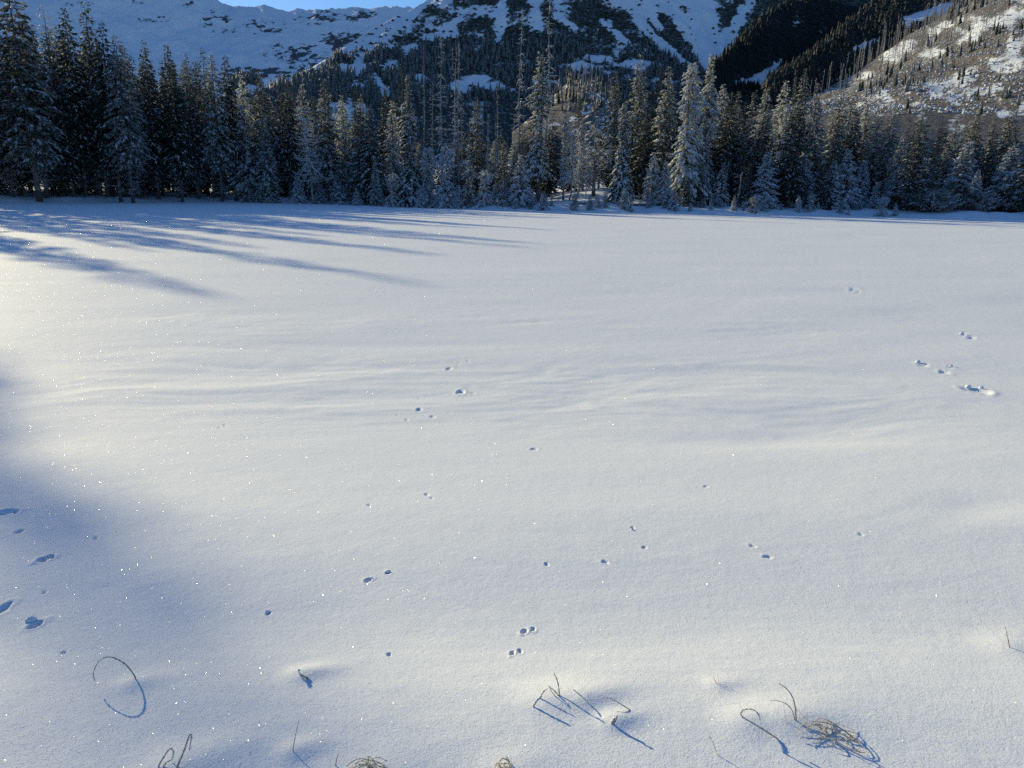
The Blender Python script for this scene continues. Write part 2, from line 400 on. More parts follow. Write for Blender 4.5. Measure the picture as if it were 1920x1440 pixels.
M_SPUR = make_mountain_mat('snow_and_dark_wood', (0.012, 0.017, 0.015), (0.035, 0.042, 0.036))
M_HILL = make_mountain_mat('snow_brush_and_dead_grass', (0.075, 0.065, 0.055), (0.20, 0.175, 0.15), 0.4, (0.5, 0.48, 0.46))
def resample(pts, n):
    P = np.array([at_depth(*p) for p in pts])
    px = np.array([p[0] for p in pts], float)
    q = np.linspace(px[0], px[-1], n)
    return np.stack([np.interp(q, px, P[:, k]) for k in range(3)], 1), q

class Mountain:
    """sheet from a foot line over a crest line and down the back, with relief"""
    def __init__(s, name, foot, crest, nc, nr, amp, seed, mat, label, profile=0.0, ridge_amp=2.0, nscale=0.012, ridged=True, back=0.7):
        A, q = resample(foot, nc); B, _ = resample(crest, nc)
        s.q = q
        vs = np.linspace(0, 1, nr)
        V = np.zeros((nr, nc, 3))
        for k in range(3): V[:, :, k] = A[None, :, k] * (1 - vs[:, None]) + B[None, :, k] * vs[:, None]
        H = (B[:, 2] - A[:, 2])[None, :]
        V[:, :, 2] -= profile * H * np.sin(vs * pi)[:, None]
        x, y = V[:, :, 0], V[:, :, 1]
        f = fbm(x * nscale, y * nscale, seed, 6, 0.52)
        if ridged: f = 0.5 * f + 0.5 * (1 - 2.2 * np.abs(fbm(x * nscale * 1.6 + 9, y * nscale * 0.7, seed + 5, 5, 0.5)))
        env = np.sin(np.clip(vs, 0, 1) * pi)[:, None] ** 0.7 * 1.0 + 0.12
        V[:, :, 2] += amp * f * env
        V[-1, :, 2] += ridge_amp * fbm(q * 0.04, q * 0 + 1.5, seed + 8, 5, 0.6)
        # back of the mountain
        nb = 14
        bk = np.zeros((nb, nc, 3)); out = B[:, :2] - A[:, :2]; out /= np.linalg.norm(out, axis=1)[:, None]
        for i in range(nb):
            w = (i + 1) / nb
            bk[i, :, :2] = V[-1, :, :2] + out * (w * H.T * 1.6 + 2)
            bk[i, :, 2] = V[-1, :, 2] - w * H[0] * back - 0.5
            bk[i, :, 2] += amp * 0.7 * w * fbm(bk[i, :, 0] * nscale, bk[i, :, 1] * nscale, seed + 3, 4)
        sk = V[0].copy(); sk[:, :2] *= 0.86; sk[:, 2] = -6.0          # buried foot
        V = np.concatenate([sk[None], V]); vs = np.concatenate([[0], vs]); nr += 1
        s.V = np.concatenate([V, bk]); s.nr, s.nc, s.nf = nr + nb, nc, nr
        s.vs = vs; s.mat = mat; s.name = name; s.label = label
    def finish(s, cover):
        """cover(px, py, v, P) -> 0..1 dark cover"""
        P = s.V.reshape(-1, 3)
        px, py = project(P)
        vv = np.concatenate([s.vs, np.ones(s.nr - s.nf)])[:, None].repeat(s.nc, 1).ravel()
        s.cov = cover(px, py, vv, P)
        me = mesh_np(s.name, P, grid_faces(s.nr, s.nc), s.mat, smooth=True)
        a = me.attributes.new('cover', 'FLOAT', 'POINT'); a.data.foreach_set('value', s.cov.astype(np.float32))
        o = link(s.name, me); tag(o, s.label, None, None, 'structure')
        s.px, s.py = px, py
        return o
    def scatter(s, n, dens, rng, front_only=True):
        """n random points on the front, kept with probability dens(px, py, cov)"""
        r = rng.random(n) * (s.nf - 2); c = rng.random(n) * (s.nc - 2)
        i = r.astype(int); j = c.astype(int); fr = (r - i)[:, None]; fc = (c - j)[:, None]
        V = s.V
        P = (V[i, j] * (1 - fc) + V[i, j + 1] * fc) * (1 - fr) + (V[i + 1, j] * (1 - fc) + V[i + 1, j + 1] * fc) * fr
        cv = s.cov.reshape(s.nr, s.nc)[i, j]
        px, py = project(P)
        keep = rng.random(n) < dens(px, py, cv)
        return P[keep], px[keep], py[keep]

def seg_d(px, py, x0, y0, x1, y1):
    dx, dy = x1 - x0, y1 - y0; t = np.clip(((px - x0) * dx + (py - y0) * dy) / (dx * dx + dy * dy), 0, 1)
    return np.hypot(px - x0 - t * dx, py - y0 - t * dy)
def poly_in(px, py, poly):
    ins = np.zeros(px.shape, bool); n = len(poly)
    for i in range(n):
        x0, y0 = poly[i]; x1, y1 = poly[(i + 1) % n]
        c = ((y0 > py) != (y1 > py)) & (px < (x1 - x0) * (py - y0) / (y1 - y0 + 1e-9) + x0)
        ins ^= c
    return ins

# the far cirque wall on the left: bare snow with bands of rock
far_wall = Mountain('mountain',
    [(-700, 230, 950), (-200, 190, 1100), (200, 165, 1280), (480, 150, 1360), (700, 150, 1380), (900, 170, 1380)],
    [(-700, 40, 1500), (-400, -20, 1600), (-100, -60, 1700), (150, -75, 1750), (330, -50, 1780), (395, -16, 1800), (412, 4, 1800), (428, 13, 1800), (445, 10, 1800), (470, 14, 1800),
     (492, 8, 1800), (512, 14, 1800), (540, 21, 1800), (556, 19, 1800), (575, 23, 1800), (592, 16, 1800), (612, 19, 1800), (650, 17, 1800), (668, 12, 1800), (690, 16, 1800),
     (712, 14, 1800), (732, 17, 1800), (745, 12, 1800), (770, 17, 1800), (900, 30, 1800)],
    520, 140, 13, 101, M_CRAG, 'far snowy cirque wall with rock bands under the skyline', 0.06, 9.0, 0.011, True)
def cov_far(px, py, v, P):
    n = fbm(px * 0.10 + .05 * py, py * 0.22, 7, 5, 0.72); n2 = fbm(px * .045 - .03 * py, py * .05, 8, 4, .6)
    m = np.zeros(px.shape)
    for (cx, cy, rx, ry, a) in ((290, 35, 55, 10, 1), (395, 38, 55, 24, 1), (345, 8, 50, 12, .8), (500, 50, 60, 24, 1), (590, 30, 60, 22, 1), (430, 60, 50, 16, .8), (560, 100, 80, 26, 1.2), (640, 80, 70, 30, 1.2), (480, 135, 90, 14, 1.3), (600, 130, 90, 18, 1.2), (670, 30, 60, 16, .9), (150, 10, 80, 16, .7), (240, 2, 50, 10, .8)):
        m = np.maximum(m, a * np.exp(-((px - cx) / rx) ** 2 - ((py - cy) / ry) ** 2))
    return np.clip(0.08 + m * (0.45 + 0.8 * n + .25 * n2), 0, 1)
far_wall.finish(cov_far)

# the central mountain, whose left shoulder cuts across the far wall
central = Mountain('mountain',
    [(420, 205, 470), (500, 203, 520), (560, 200, 560), (640, 198, 610), (760, 196, 650), (1000, 190, 730), (1250, 190, 770), (1700, 190, 800)],
    [(420, 185, 520), (500, 165, 600), (560, 146, 660), (640, 92, 760), (700, 54, 840), (760, 24, 900), (800, 2, 940), (850, -45, 1000), (900, -90, 1040), (1000, -160, 1080), (1150, -190, 1100), (1300, -170, 1100), (1420, -140, 1100), (1700, -110, 1100)],
    460, 220, 15, 202, M_SLOPE, 'central mountain with snow gullies between dark dwarf pine', 0.05, 2.0, 0.012, True)
GULLY = [(1165, -10, 1215, 60, 7), (1215, 60, 1262, 100, 6), (1262, 100, 1300, 130, 5), (1240, -10, 1330, 118, 10), (1190, 0, 1240, 55, 6), (1310, -10, 1335, 105, 22), (1130, 40, 1175, 82, 5), (1040, 30, 1075, 50, 4), (1410, -10, 1350, 105, 9),
         (800, 5, 690, 80, 6), (690, 80, 640, 98, 5), (945, -20, 935, 75, 7), (1000, -20, 1005, 50, 8), (860, 40, 830, 60, 6)]
SNOWP = [(672, 120, 12, 22), (730, 125, 18, 12), (770, 95, 16, 9), (815, 70, 22, 6), (850, 65, 16, 8), (705, 150, 10, 10), (720, 172, 12, 9), (895, 150, 26, 7), (940, 165, 22, 7), (1085, 122, 34, 6), (1190, 122, 36, 8), (1120, 110, 30, 5),
         (690, 95, 10, 6), (1250, 0, 60, 20), (1150, 5, 22, 14), (790, 150, 14, 7), (860, 165, 14, 8), (640, 125, 8, 8)]
def cov_central(px, py, v, P):
    n = fbm(px * 0.022, py * 0.045, 12, 6, 0.75)
    c = 0.67 + 0.42 * n
    sh = fbm(px * 0.05, py * 0.07, 14, 4, .7) * 8
    for (x0, y0, x1, y1, w) in GULLY:
        c -= 0.75 * np.exp(-(seg_d(px + sh, py + .5 * sh, x0, y0, x1, y1) / w) ** 2)
    for (cx, cy, rx, ry) in SNOWP:
        c -= 0.5 * np.exp(-((px + sh - cx) / rx) ** 2 - ((py + sh - cy) / ry) ** 2)
    c -= 0.22 * np.exp(-((px - 750) / 80) ** 2 - ((py - 55) / 38) ** 2) + 0.10 * np.exp(-((px - 960) / 160) ** 2 - ((py - 20) / 40) ** 2)
    c -= 0.5 * sstep(-10, -60, py)                       # bare snow above the scrub line
    edge = np.interp(px, [420, 560, 640, 800, 2000], [185, 146, 92, 2, 2])
    c -= 0.30 * np.exp(-((py - edge) / 9.0) ** 2) * (px < 850)
    return np.clip(c, 0, 1)
central.finish(cov_central)

# two dark wooded spurs right of centre
spur_a = Mountain('mountain',
    [(1330, 170, 410), (1420, 178, 430), (1540, 185, 470), (1700, 190, 520)],
    [(1330, 128, 430), (1356, 108, 450), (1375, 88, 480), (1410, 52, 540), (1445, 20, 600), (1480, 2, 660), (1530, -6, 720), (1580, 8, 760), (1610, 15, 790), (1700, -10, 820)],
    220, 130, 7, 303, M_SPUR, 'rounded dark wooded spur beside the steep snow gully', 0.0, 2.0, 0.02, False)
spur_a.finish(lambda px, py, v, P: np.clip(0.80 + 0.22 * fbm(px * .03, py * .05, 19, 4) - 0.7 * np.exp(-(seg_d(px, py, 1420, 150, 1462, 118) / 9) ** 2) - 0.6 * np.exp(-((px - 1400) / 40) ** 2 - ((py - 158) / 12) ** 2) - .25 * np.exp(-((px - 1490) / 60) ** 2 - ((py - 40) / 25) ** 2), 0, 1))
spur_b = Mountain('mountain',
    [(1435, 200, 310), (1560, 205, 340), (1700, 210, 370), (1900, 215, 400)],
    [(1435, 165, 330), (1470, 138, 360), (1500, 115, 390), (1540, 82, 440), (1575, 52, 480), (1605, 28, 520), (1640, -2, 560), (1700, -60, 620), (1900, -130, 680)],
    220, 130, 6, 404, M_SPUR, 'dark forested spur with snow streaks behind the sunlit hillside', 0.0, 2.0, 0.02, False)
spur_b.finish(lambda px, py, v, P: np.clip(0.82 + 0.22 * fbm(px * .03, py * .05, 29, 4) - 0.6 * np.exp(-(seg_d(px, py, 1598, 95, 1640, 80) / 8) ** 2) - .5 * np.exp(-(seg_d(px, py, 1700, 40, 1790, 10) / 12) ** 2) - 0.6 * np.exp(-(seg_d(px, py, 1540, 160, 1572, 150) / 5) ** 2) - .2 * np.exp(-((px - 1650) / 50) ** 2 - ((py - 50) / 25) ** 2), 0, 1))

# the snowy knoll behind the middle of the wood
knoll = Mountain('hillside',
    [(960, 270, 190), (1020, 262, 190), (1100, 258, 190), (1240, 270, 190)],
    [(960, 262, 215), (1010, 215, 265), (1045, 172, 300), (1070, 152, 310), (1092, 148, 310), (1120, 160, 310), (1165, 200, 290), (1240, 262, 215)],
    160, 70, 3.0, 505, M_HILL, 'low snowy knoll with dead trunks behind the middle trees', -0.06, 0.8, 0.03, False)
knoll.finish(lambda px, py, v, P: np.clip(0.70 + 0.5 * fbm(px * .05, py * .09, 33, 4) - 0.35 * np.exp(-((px - 1080) / 50) ** 2 - ((py - 122) / 12) ** 2), 0, 1))

# the sunlit hillside on the right
hill = Mountain('hillside',
    [(1400, 262, 150), (1600, 266, 150), (1800, 270, 150), (2000, 272, 145), (2400, 280, 130)],
    [(1400, 225, 300), (1500, 190, 340), (1590, 147, 380), (1650, 104, 400), (1701, 68, 420), (1750, 40, 440), (1790, 14, 450), (1830, -14, 455), (1900, -60, 460), (2050, -130, 450), (2400, -230, 420)],
    270, 165, 4.5, 606, M_HILL, 'sunlit snowy hillside striped with dead trunks and spruce', 0.02, 1.2, 0.022, True)
LIT = [(1600, 150, 1700, 85, 12), (1700, 85, 1800, 38, 10), (1720, 118, 1830, 60, 14), (1830, 60, 1920, 18, 14), (1850, 112, 1930, 70, 15), (1745, 165, 1820, 148, 17), (1790, 180, 1870, 165, 14), (1870, 130, 1930, 110, 16), (1880, 215, 1930, 195, 15), (1610, 195, 1660, 180, 10), (1700, 190, 1760, 182, 10)]
def cov_hill(px, py, v, P):
    n = fbm(px * .04, py * .07, 44, 5, .6)
    c = 0.77 + 0.5 * n
    for (x0, y0, x1, y1, w) in LIT: c -= 0.27 * np.exp(-(seg_d(px, py, x0, y0, x1, y1) / w) ** 2)
    return np.clip(c, 0, 1)
hill.finish(cov_hill)
MOUNTAINS = (far_wall, central, spur_a, spur_b, knoll, hill)

# ------------------------------------------------------------------ trees
def diamonds(base, dirs, length, width, nrm):
    """flat leaf-like sprigs -> V,T"""
    side = np.cross(dirs, nrm); side /= np.linalg.norm(side, axis=1)[:, None] + 1e-9
    mid = base + dirs * (length * 0.45)[:, None]
    tip = base + dirs * length[:, None]
    a = mid + side * (width * 0.5)[:, None]; b = mid - side * (width * 0.5)[:, None]
    n = len(base)
    V = np.stack([base, a, tip, b], 1).reshape(-1, 3)
    k = np.arange(n)[:, None] * 4
    T = np.concatenate([k + [[0, 1, 2]], k + [[0, 2, 3]]])
    return V, T
def snow_pads(base, dirs, length, width, nrm, thick):
    side = np.cross(dirs, nrm); side /= np.linalg.norm(side, axis=1)[:, None] + 1e-9
    upn = np.cross(side, dirs)
    upn *= np.sign(upn[:, 2:3] + 1e-6)
    off = upn * 0.02
    mid = base + dirs * (length * 0.5)[:, None] + off
    tip = base + dirs * (length * 1.0)[:, None] + off
    st = base + dirs * (length * 0.12)[:, None] + off
    a = mid + side * (width * 0.5)[:, None]; b = mid - side * (width * 0.5)[:, None]
    c = mid + upn * thick[:, None]
    n = len(base)
    V = np.stack([st, a, tip, b, c], 1).reshape(-1, 3)
    k = np.arange(n)[:, None] * 5
    T = np.concatenate([k + [[0, 1, 4]], k + [[1, 2, 4]], k + [[2, 3, 4]], k + [[3, 0, 4]]])
    return V, T

def crown_parts(rng, H, z0, R, step, per, prof, droop, ragged, dens, sprig, snow_f, snow_th, hang=0.25, dead_low=0.0, lean=None, asym=0.0, clump=0.0, padw=1.0):
    B = []; 
    z = z0
    phi = rng.random() * 6.28
    ax = rng.random() * 6.28
    while z < H * 0.985:
        v = (z - z0) / (H - z0)
        Rz = R * prof(v)
        n = max(3, int(round(per * (0.7 + 0.3 * (1 - v)))))
        gap = rng.random() < ragged * 0.25
        for k in range(n):
            phi += 2.399 + rng.normal() * 0.35
            L = Rz * (1 - ragged * 0.55 * rng.random()) * (1 + asym * math.cos(phi - ax))
            if gap: L *= 0.55
            if L < 0.12: L = 0.12 + 0.1 * rng.random()
            B.append((z + rng.normal() * step * 0.3, phi, L, v))
        z += step * (0.55 + 0.45 * (1 - v)) * (0.8 + 0.4 * rng.random())
    B = np.array(B)
    bi = []; ss = []
    for i, (zb, ph, L, v) in enumerate(B):
        m = max(3, int(L * dens * (0.85 + 0.3 * rng.random())))
        bi.append(np.full(m, i)); ss.append(0.10 + 0.90 * rng.random(m) ** 0.75)
    bi = np.concatenate(bi); s = np.concatenate(ss); N = len(bi)
    zb, ph, L, v = B[bi].T
    pitch = 0.35 * v ** 1.5 - 0.30 * (1 - v) * droop                       # upper branches rise, lower ones hang
    dr = droop * (0.55 + 0.5 * (1 - v))
    rz = pitch * s - dr * s * s + 0.35 * dr * s ** 3
    rad = np.stack([np.sin(ph), np.cos(ph), np.zeros(N)], 1)
    lat = np.stack([np.cos(ph), -np.sin(ph), np.zeros(N)], 1)
    P = rad * (L * s)[:, None]; P[:, 2] = zb + L * rz
    slope = pitch - 2 * dr * s + 1.05 * dr * s * s
    side = np.where(rng.random(N) < 0.5, -1.0, 1.0)
    ang = (0.35 + 0.75 * rng.random(N)) * (1 - 0.55 * s)
    d = rad * np.cos(ang)[:, None] + lat * (side * np.sin(ang))[:, None]
    d[:, 2] = slope - 0.22 * droop - 0.25 * rng.random(N) * droop + 0.12 * rng.normal(size=N)
    hg = rng.random(N) < hang
    d[hg, 2] -= 0.9 + 0.8 * rng.random(hg.sum())
    d += rng.normal(size=(N, 3)) * 0.12
    d /= np.linalg.norm(d, axis=1)[:, None]
    ln = sprig * (0.65 + 0.7 * rng.random(N)) * np.clip(0.45 + 0.35 * L * (1 - 0.5 * s), 0.5, 1.25)
    wd = ln * (0.30 + 0.18 * rng.random(N))
    nr_ = np.tile([0, 0, 1.0], (N, 1)) + rng.normal(size=(N, 3)) * 0.45
    # side spread of the sprig root
    P += lat * (side * rng.random(N) * 0.10 * L * (1 - s))[:, None]
    if lean is not None:
        P[:, 0] += lean[0] * (P[:, 2] / H) ** 2; P[:, 1] += lean[1] * (P[:, 2] / H) ** 2
    nV = diamonds(P, d, ln, wd, nr_)
    cl = vnoise(ph * 1.6 + 7, zb * 0.55 + L, int(H * 10)) 
    keep = rng.random(N) < 0.5 * snow_f * np.clip(0.35 + 0.9 * s, 0, 1.2) * (1 - clump + 2 * clump * cl)
    keep &= ~hg | (rng.random(N) < 0.35)
    k = keep
    sV = snow_pads(P[k], d[k], ln[k] * (0.8 + 0.25 * rng.random(k.sum())), wd[k] * 0.72, nr_[k] * 0.35 + np.array([0, 0, .65]), snow_th * (0.5 + rng.random(k.sum())) * ln[k])
    # snow lying along whole boughs
    bb = B[(B[:, 2] > 0.55)]; bb = np.repeat(bb, 2, 0); bb = bb[rng.random(len(bb)) < min(1.0, snow_f * 1.25)]
    if len(bb):
        z2, p2, L2, v2 = bb.T; m2 = len(bb); s2 = 0.28 + 0.42 * rng.random(m2)
        pt2 = 0.35 * v2 ** 1.5 - 0.30 * (1 - v2) * droop; d2 = droop * (0.55 + 0.5 * (1 - v2))
        p2 = p2 + rng.normal(size=m2) * 0.10
        Q = np.stack([np.sin(p2) * L2 * s2, np.cos(p2) * L2 * s2, z2 + L2 * (pt2 * s2 - d2 * s2 * s2 + .35 * d2 * s2 ** 3) + 0.05], 1)
        if lean is not None:
            Q[:, 0] += lean[0] * (Q[:, 2] / H) ** 2; Q[:, 1] += lean[1] * (Q[:, 2] / H) ** 2
        D2 = np.stack([np.sin(p2), np.cos(p2), pt2 - 2 * d2 * (s2 + .2) + 1.05 * d2 * (s2 + .2) ** 2 - .12], 1) + rng.normal(size=(m2, 3)) * .08
        D2 /= np.linalg.norm(D2, axis=1)[:, None]
        l2 = L2 * (1.05 - s2) * rng.uniform(.5, 1.0, m2); w2 = np.clip(L2 * rng.uniform(.10, .24, m2), .12, .55) * padw
        b2 = snow_pads(Q, D2, l2, w2, np.tile([0, 0, 1.0], (m2, 1)) + rng.normal(size=(m2, 3)) * .15, w2 * .35)
        sV = (np.vstack([sV[0], b2[0]]), np.vstack([sV[1], b2[1] + len(sV[0])]))
    # woody limbs
    A = Acc()
    for (zb1, ph1, L1, v1) in B:
        if L1 < 0.5: continue
        sa = np.linspace(0, 0.85, 4); p1 = 0.35 * v1 ** 1.5 - 0.30 * (1 - v1) * droop; d1 = droop * (0.55 + 0.5 * (1 - v1))
        q = np.stack([np.sin(ph1) * L1 * sa, np.cos(ph1) * L1 * sa, zb1 + L1 * (p1 * sa - d1 * sa * sa + .35 * d1 * sa ** 3)], 1)
        if lean is not None:
            q[:, 0] += lean[0] * (q[:, 2] / H) ** 2; q[:, 1] += lean[1] * (q[:, 2] / H) ** 2
        A.add(*tube_np(q, np.linspace(0.03, 0.008, 4) * (0.6 + 0.2 * L1), 3))
    return nV, sV, A
def trunk_mesh(name, H, r, mat, rng, lean=None, wob=0.08, top=0.985, stubs=0, stub_z=(0.05, 0.4), stub_l=1.0):
    n = 14; z = np.linspace(-0.4, H * top, n)
    pts = np.stack([np.cumsum(rng.normal(size=n)) * wob * 0.3, np.cumsum(rng.normal(size=n)) * wob * 0.3, z], 1)
    pts[:2, :2] = 0
    if lean is not None:
        pts[:, 0] += lean[0] * (z / H) ** 2 * (z > 0); pts[:, 1] += lean[1] * (z / H) ** 2 * (z > 0)
    f = np.clip(z / H, 0, 1)
    rr = r * ((1 - f) ** 0.85 + 0.02) * (1 + 0.35 * np.exp(-np.clip(z, 0, None) / (0.03 * H)))
    A = Acc(); A.add(*tube_np(pts, rr, 8))
    return A, pts
def bare_branches(rng, H, zs, L0, n, prof, droop, sub=3, rad=0.022, sag=0.3):
    A = Acc()
    for i in range(n):
        v = rng.random(); z = H * (zs[0] + (zs[1] - zs[0]) * v)
        L = L0 * prof(v) * (0.35 + 0.75 * rng.random()); ph = rng.random() * 6.28
        sa = np.linspace(0, 1, 5); bend = rng.normal() * 0.25
        x = L * sa; zz = L * (-droop * sa + sag * sa * sa * (1 if rng.random() < .7 else -1)) 
        q = np.stack([np.sin(ph + bend * sa) * x, np.cos(ph + bend * sa) * x, z + zz], 1)
        A.add(*tube_np(q, np.linspace(rad, rad * .35, 5) * (0.6 + 0.4 * L), 3))
        for k in range(sub):
            t0 = 0.35 + 0.6 * rng.random(); j = min(3, int(t0 * 4)); p = q[j] + (q[j + 1] - q[j]) * (t0 * 4 - j)
            dd = (q[j + 1] - q[j]); dd /= np.linalg.norm(dd) + 1e-9
            e = dd + rng.normal(size=3) * 0.55 + np.array([0, 0, -0.25]); e /= np.linalg.norm(e)
            l2 = L * 0.38 * (0.5 + rng.random() * .7)
            A.add(*tube_np(np.stack([p, p + e * l2 * .5 + [0, 0, .03 * l2], p + e * l2]), [rad * .55, rad * .4, rad * .2], 3))
    return A

cone = lambda pw, lo=0.0: (lambda v: (1 - v) ** pw * (1 - lo * max(0.0, 1 - v / 0.18)))
PROTO = {}
def make_spruce_proto(key, seed, H, z0f, R, step, per, prof, droop, ragged, dens, sprig, snow_f, snow_th, hang=0.25, needles=None, tr=0.2, stubs=26, lean=None, asym=0.0, clump=0.25, stub_l=1.6, padw=1.0):
    rng = np.random.default_rng(seed)
    (nV, nT), (sV, sT), limbs = crown_parts(rng, H, H * z0f, R, step, per, prof, droop, ragged, dens, sprig, snow_f, snow_th, hang, lean=lean, asym=asym, clump=clump, padw=padw)
    tA, pts = trunk_mesh(key, H, tr, M_BARK, rng, lean)
    tm = tA.mesh('trunk', M_BARK, True)
    cm = mesh_np('crown', nV, nT, needles or M_NEED)
    sm = mesh_np('snow', sV, sT, M_SNOW)
    lm = limbs.mesh('limbs', M_BARK, True)
    parts = {'trunk': tm, 'crown': cm, 'snow': sm, 'limbs': lm}
    if stubs:
        bz = bare_branches(rng, H, (0.06, z0f + 0.12), stub_l, stubs, lambda v: 0.5 + 0.5 * v, 0.25, 2, 0.016)
        parts['dead_branches'] = bz.mesh('dead_branches', M_RIME)
    PROTO[key] = ('spruce', H, parts)
def make_dead_proto(key, seed, H, r, n, L0, zs, prof, droop, sub=3, lean=None, top=0.99, mat=None, bmat=None, rad=0.022, sag=0.3):
    rng = np.random.default_rng(seed)
    tA, pts = trunk_mesh(key, H, r, M_DEAD, rng, lean, 0.22, top)
    b = bare_branches(rng, H, zs, L0, n, prof, droop, sub, rad, sag)
    if lean is not None:
        for V in b.V:
            V[:, 0] += lean[0] * (V[:, 2] / H) ** 2; V[:, 1] += lean[1] * (V[:, 2] / H) ** 2
    PROTO[key] = ('dead', H, {'trunk': tA.mesh('trunk', mat or M_DEAD, True), 'branches': b.mesh('branches', bmat or M_RIME)})

# tall, bare-stemmed bank trees
for i in range(3):
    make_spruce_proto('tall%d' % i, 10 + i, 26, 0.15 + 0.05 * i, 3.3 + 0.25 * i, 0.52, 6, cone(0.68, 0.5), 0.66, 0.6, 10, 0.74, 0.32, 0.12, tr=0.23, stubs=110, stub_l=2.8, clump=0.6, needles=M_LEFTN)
# full cone-shaped trees
for i in range(4):
    make_spruce_proto('full%d' % i, 20 + i, 17, 0.05 + 0.03 * i, 3.0 + 0.3 * (i % 3), 0.45, 6, cone(0.72 + .06 * i, 0.3), 0.6, 0.55, 12, 0.60, 0.55, 0.13, tr=0.19, stubs=20, clump=0.45)
# narrow dark trees of the inner wood
for i in range(3):
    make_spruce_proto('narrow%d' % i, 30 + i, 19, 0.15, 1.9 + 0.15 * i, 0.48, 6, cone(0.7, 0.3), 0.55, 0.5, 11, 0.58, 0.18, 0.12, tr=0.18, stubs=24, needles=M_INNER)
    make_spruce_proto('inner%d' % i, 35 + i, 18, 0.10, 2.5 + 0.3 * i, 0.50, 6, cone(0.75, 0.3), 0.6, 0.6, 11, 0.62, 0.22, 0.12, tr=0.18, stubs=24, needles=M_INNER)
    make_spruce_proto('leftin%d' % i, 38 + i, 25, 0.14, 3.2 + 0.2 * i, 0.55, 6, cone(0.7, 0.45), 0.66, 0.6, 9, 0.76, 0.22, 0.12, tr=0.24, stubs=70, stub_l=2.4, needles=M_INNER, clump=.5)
# old ragged trees
for i in range(3):
    make_spruce_proto('old%d' % i, 40 + i, 18, 0.10 if i != 1 else 0.2, (2.5, 2.0, 3.4)[i], 0.40, 7,
                      (lambda v: (1 - v) ** 0.5 * (0.72 + 0.28 * math.sin(v * 11 + 1))) if i < 2 else (lambda v: (1 - v) ** 0.55 * (0.85 + 0.15 * math.sin(v * 9))),
                      0.8, 0.75, 15, 0.6, 1.15, 0.16, hang=0.3, tr=0.24, stubs=24, asym=0.15, clump=0.5, padw=1.35)
# young trees loaded with rime
for i in range(4):
    make_spruce_proto('young%d' % i, 50 + i, 6, 0.03, 1.75 + 0.2 * (i % 2), 0.26, 7, cone(0.8, 0.1), 0.42, 0.45, 22, 0.42, 1.7, 0.17, hang=0.15, needles=M_FROSTN, tr=0.08, stubs=0, asym=0.12, clump=0.2, padw=1.9)
# rime-covered bushy thicket trees
for i in range(2):
    make_spruce_proto('thicket%d' % i, 60 + i, 5, 0.04, 2.3, 0.30, 7, lambda v: (1 - v) ** 0.5 * (0.7 + 0.3 * math.sin(v * 8 + 1)), 0.55, 0.8, 20, 0.36, 1.1, 0.14, hang=0.35, needles=M_FROSTN, tr=0.07, stubs=30, asym=0.25, stub_l=1.6)
# dying, half-bare trees furred with frost
for i in range(2):
    rng_ = 0
    make_spruce_proto('sparse%d' % i, 70 + i, 15, 0.30, 2.0, 0.62, 4, cone(0.55, 0.3), 0.75, 0.75, 6.5, 0.50, 0.65, 0.12, hang=0.4, needles=M_FROSTN, tr=0.16, stubs=150, lean=(0.5, 0) if i == 0 else None, stub_l=2.6)
# standing dead trees
make_dead_proto('snag0', 80, 22, 0.17, 110, 1.5, (0.35, 0.99), lambda v: 1.1 - 0.9 * v, 0.35, 4, rad=.034)
make_dead_proto('snag1', 81, 20, 0.16, 60, 1.1, (0.30, 0.98), lambda v: 1.0 - 0.8 * v, 0.3, rad=.032)
make_dead_proto('snag2', 82, 20, 0.15, 34, 0.8, (0.4, 0.97), lambda v: 1.0 - 0.6 * v, 0.25, 1)
make_dead_proto('skeleton0', 83, 13, 0.16, 150, 2.6, (0.25, 0.99), lambda v: (1 - v) ** 0.6 + .08, 0.45, 4, lean=(-0.9, 0), rad=0.040, sag=0.5)
make_dead_proto('skeleton1', 84, 11, 0.13, 130, 2.0, (0.22, 0.99), lambda v: (1 - v) ** 0.6 + .1, 0.6, 4, rad=0.036, sag=0.25)
make_dead_proto('stub0', 85, 6, 0.19, 14, 1.3, (0.3, 0.98), lambda v: 0.8, 0.1, 2, top=0.8)

def plant_tree(key, name, x, y, h, w=1.0, label=None, group=None, rz=None, tilt=(0, 0), z=None, rnd=random):
    typ, H, parts = PROTO[key]
    s = h / H
    e = empty(name, (x, y, (gz(x, y) if z is None else z) - 0.05), rnd.random() * 6.283 if rz is None else rz, (s * w, s * w, s), tilt)
    tag(e, label, 'tree', group)
    if typ == 'spruce':
        t = link('trunk', parts['trunk'], e)
        c = link('crown', parts['crown'], e)
        c['kind'] = 'stuff'
        link('limbs', parts['limbs'], c)['kind'] = 'stuff'; link('snow', parts['snow'], c)['kind'] = 'stuff'
        if 'dead_branches' in parts: link('dead_branches', parts['dead_branches'], t)['kind'] = 'stuff'
    else:
        link('trunk', parts['trunk'], e); link('branches', parts['branches'], e)['kind'] = 'stuff'
    return e
def by_px(px, top, Y):
    """ground point below the picture column px at depth Y and the height of a tree whose top shows at row top"""
    P = at_depth(px, 380, Y); z = gz(P[0], P[1])
    T = at_depth(px, top, Y)
    return T[0], Y, T[2] - z

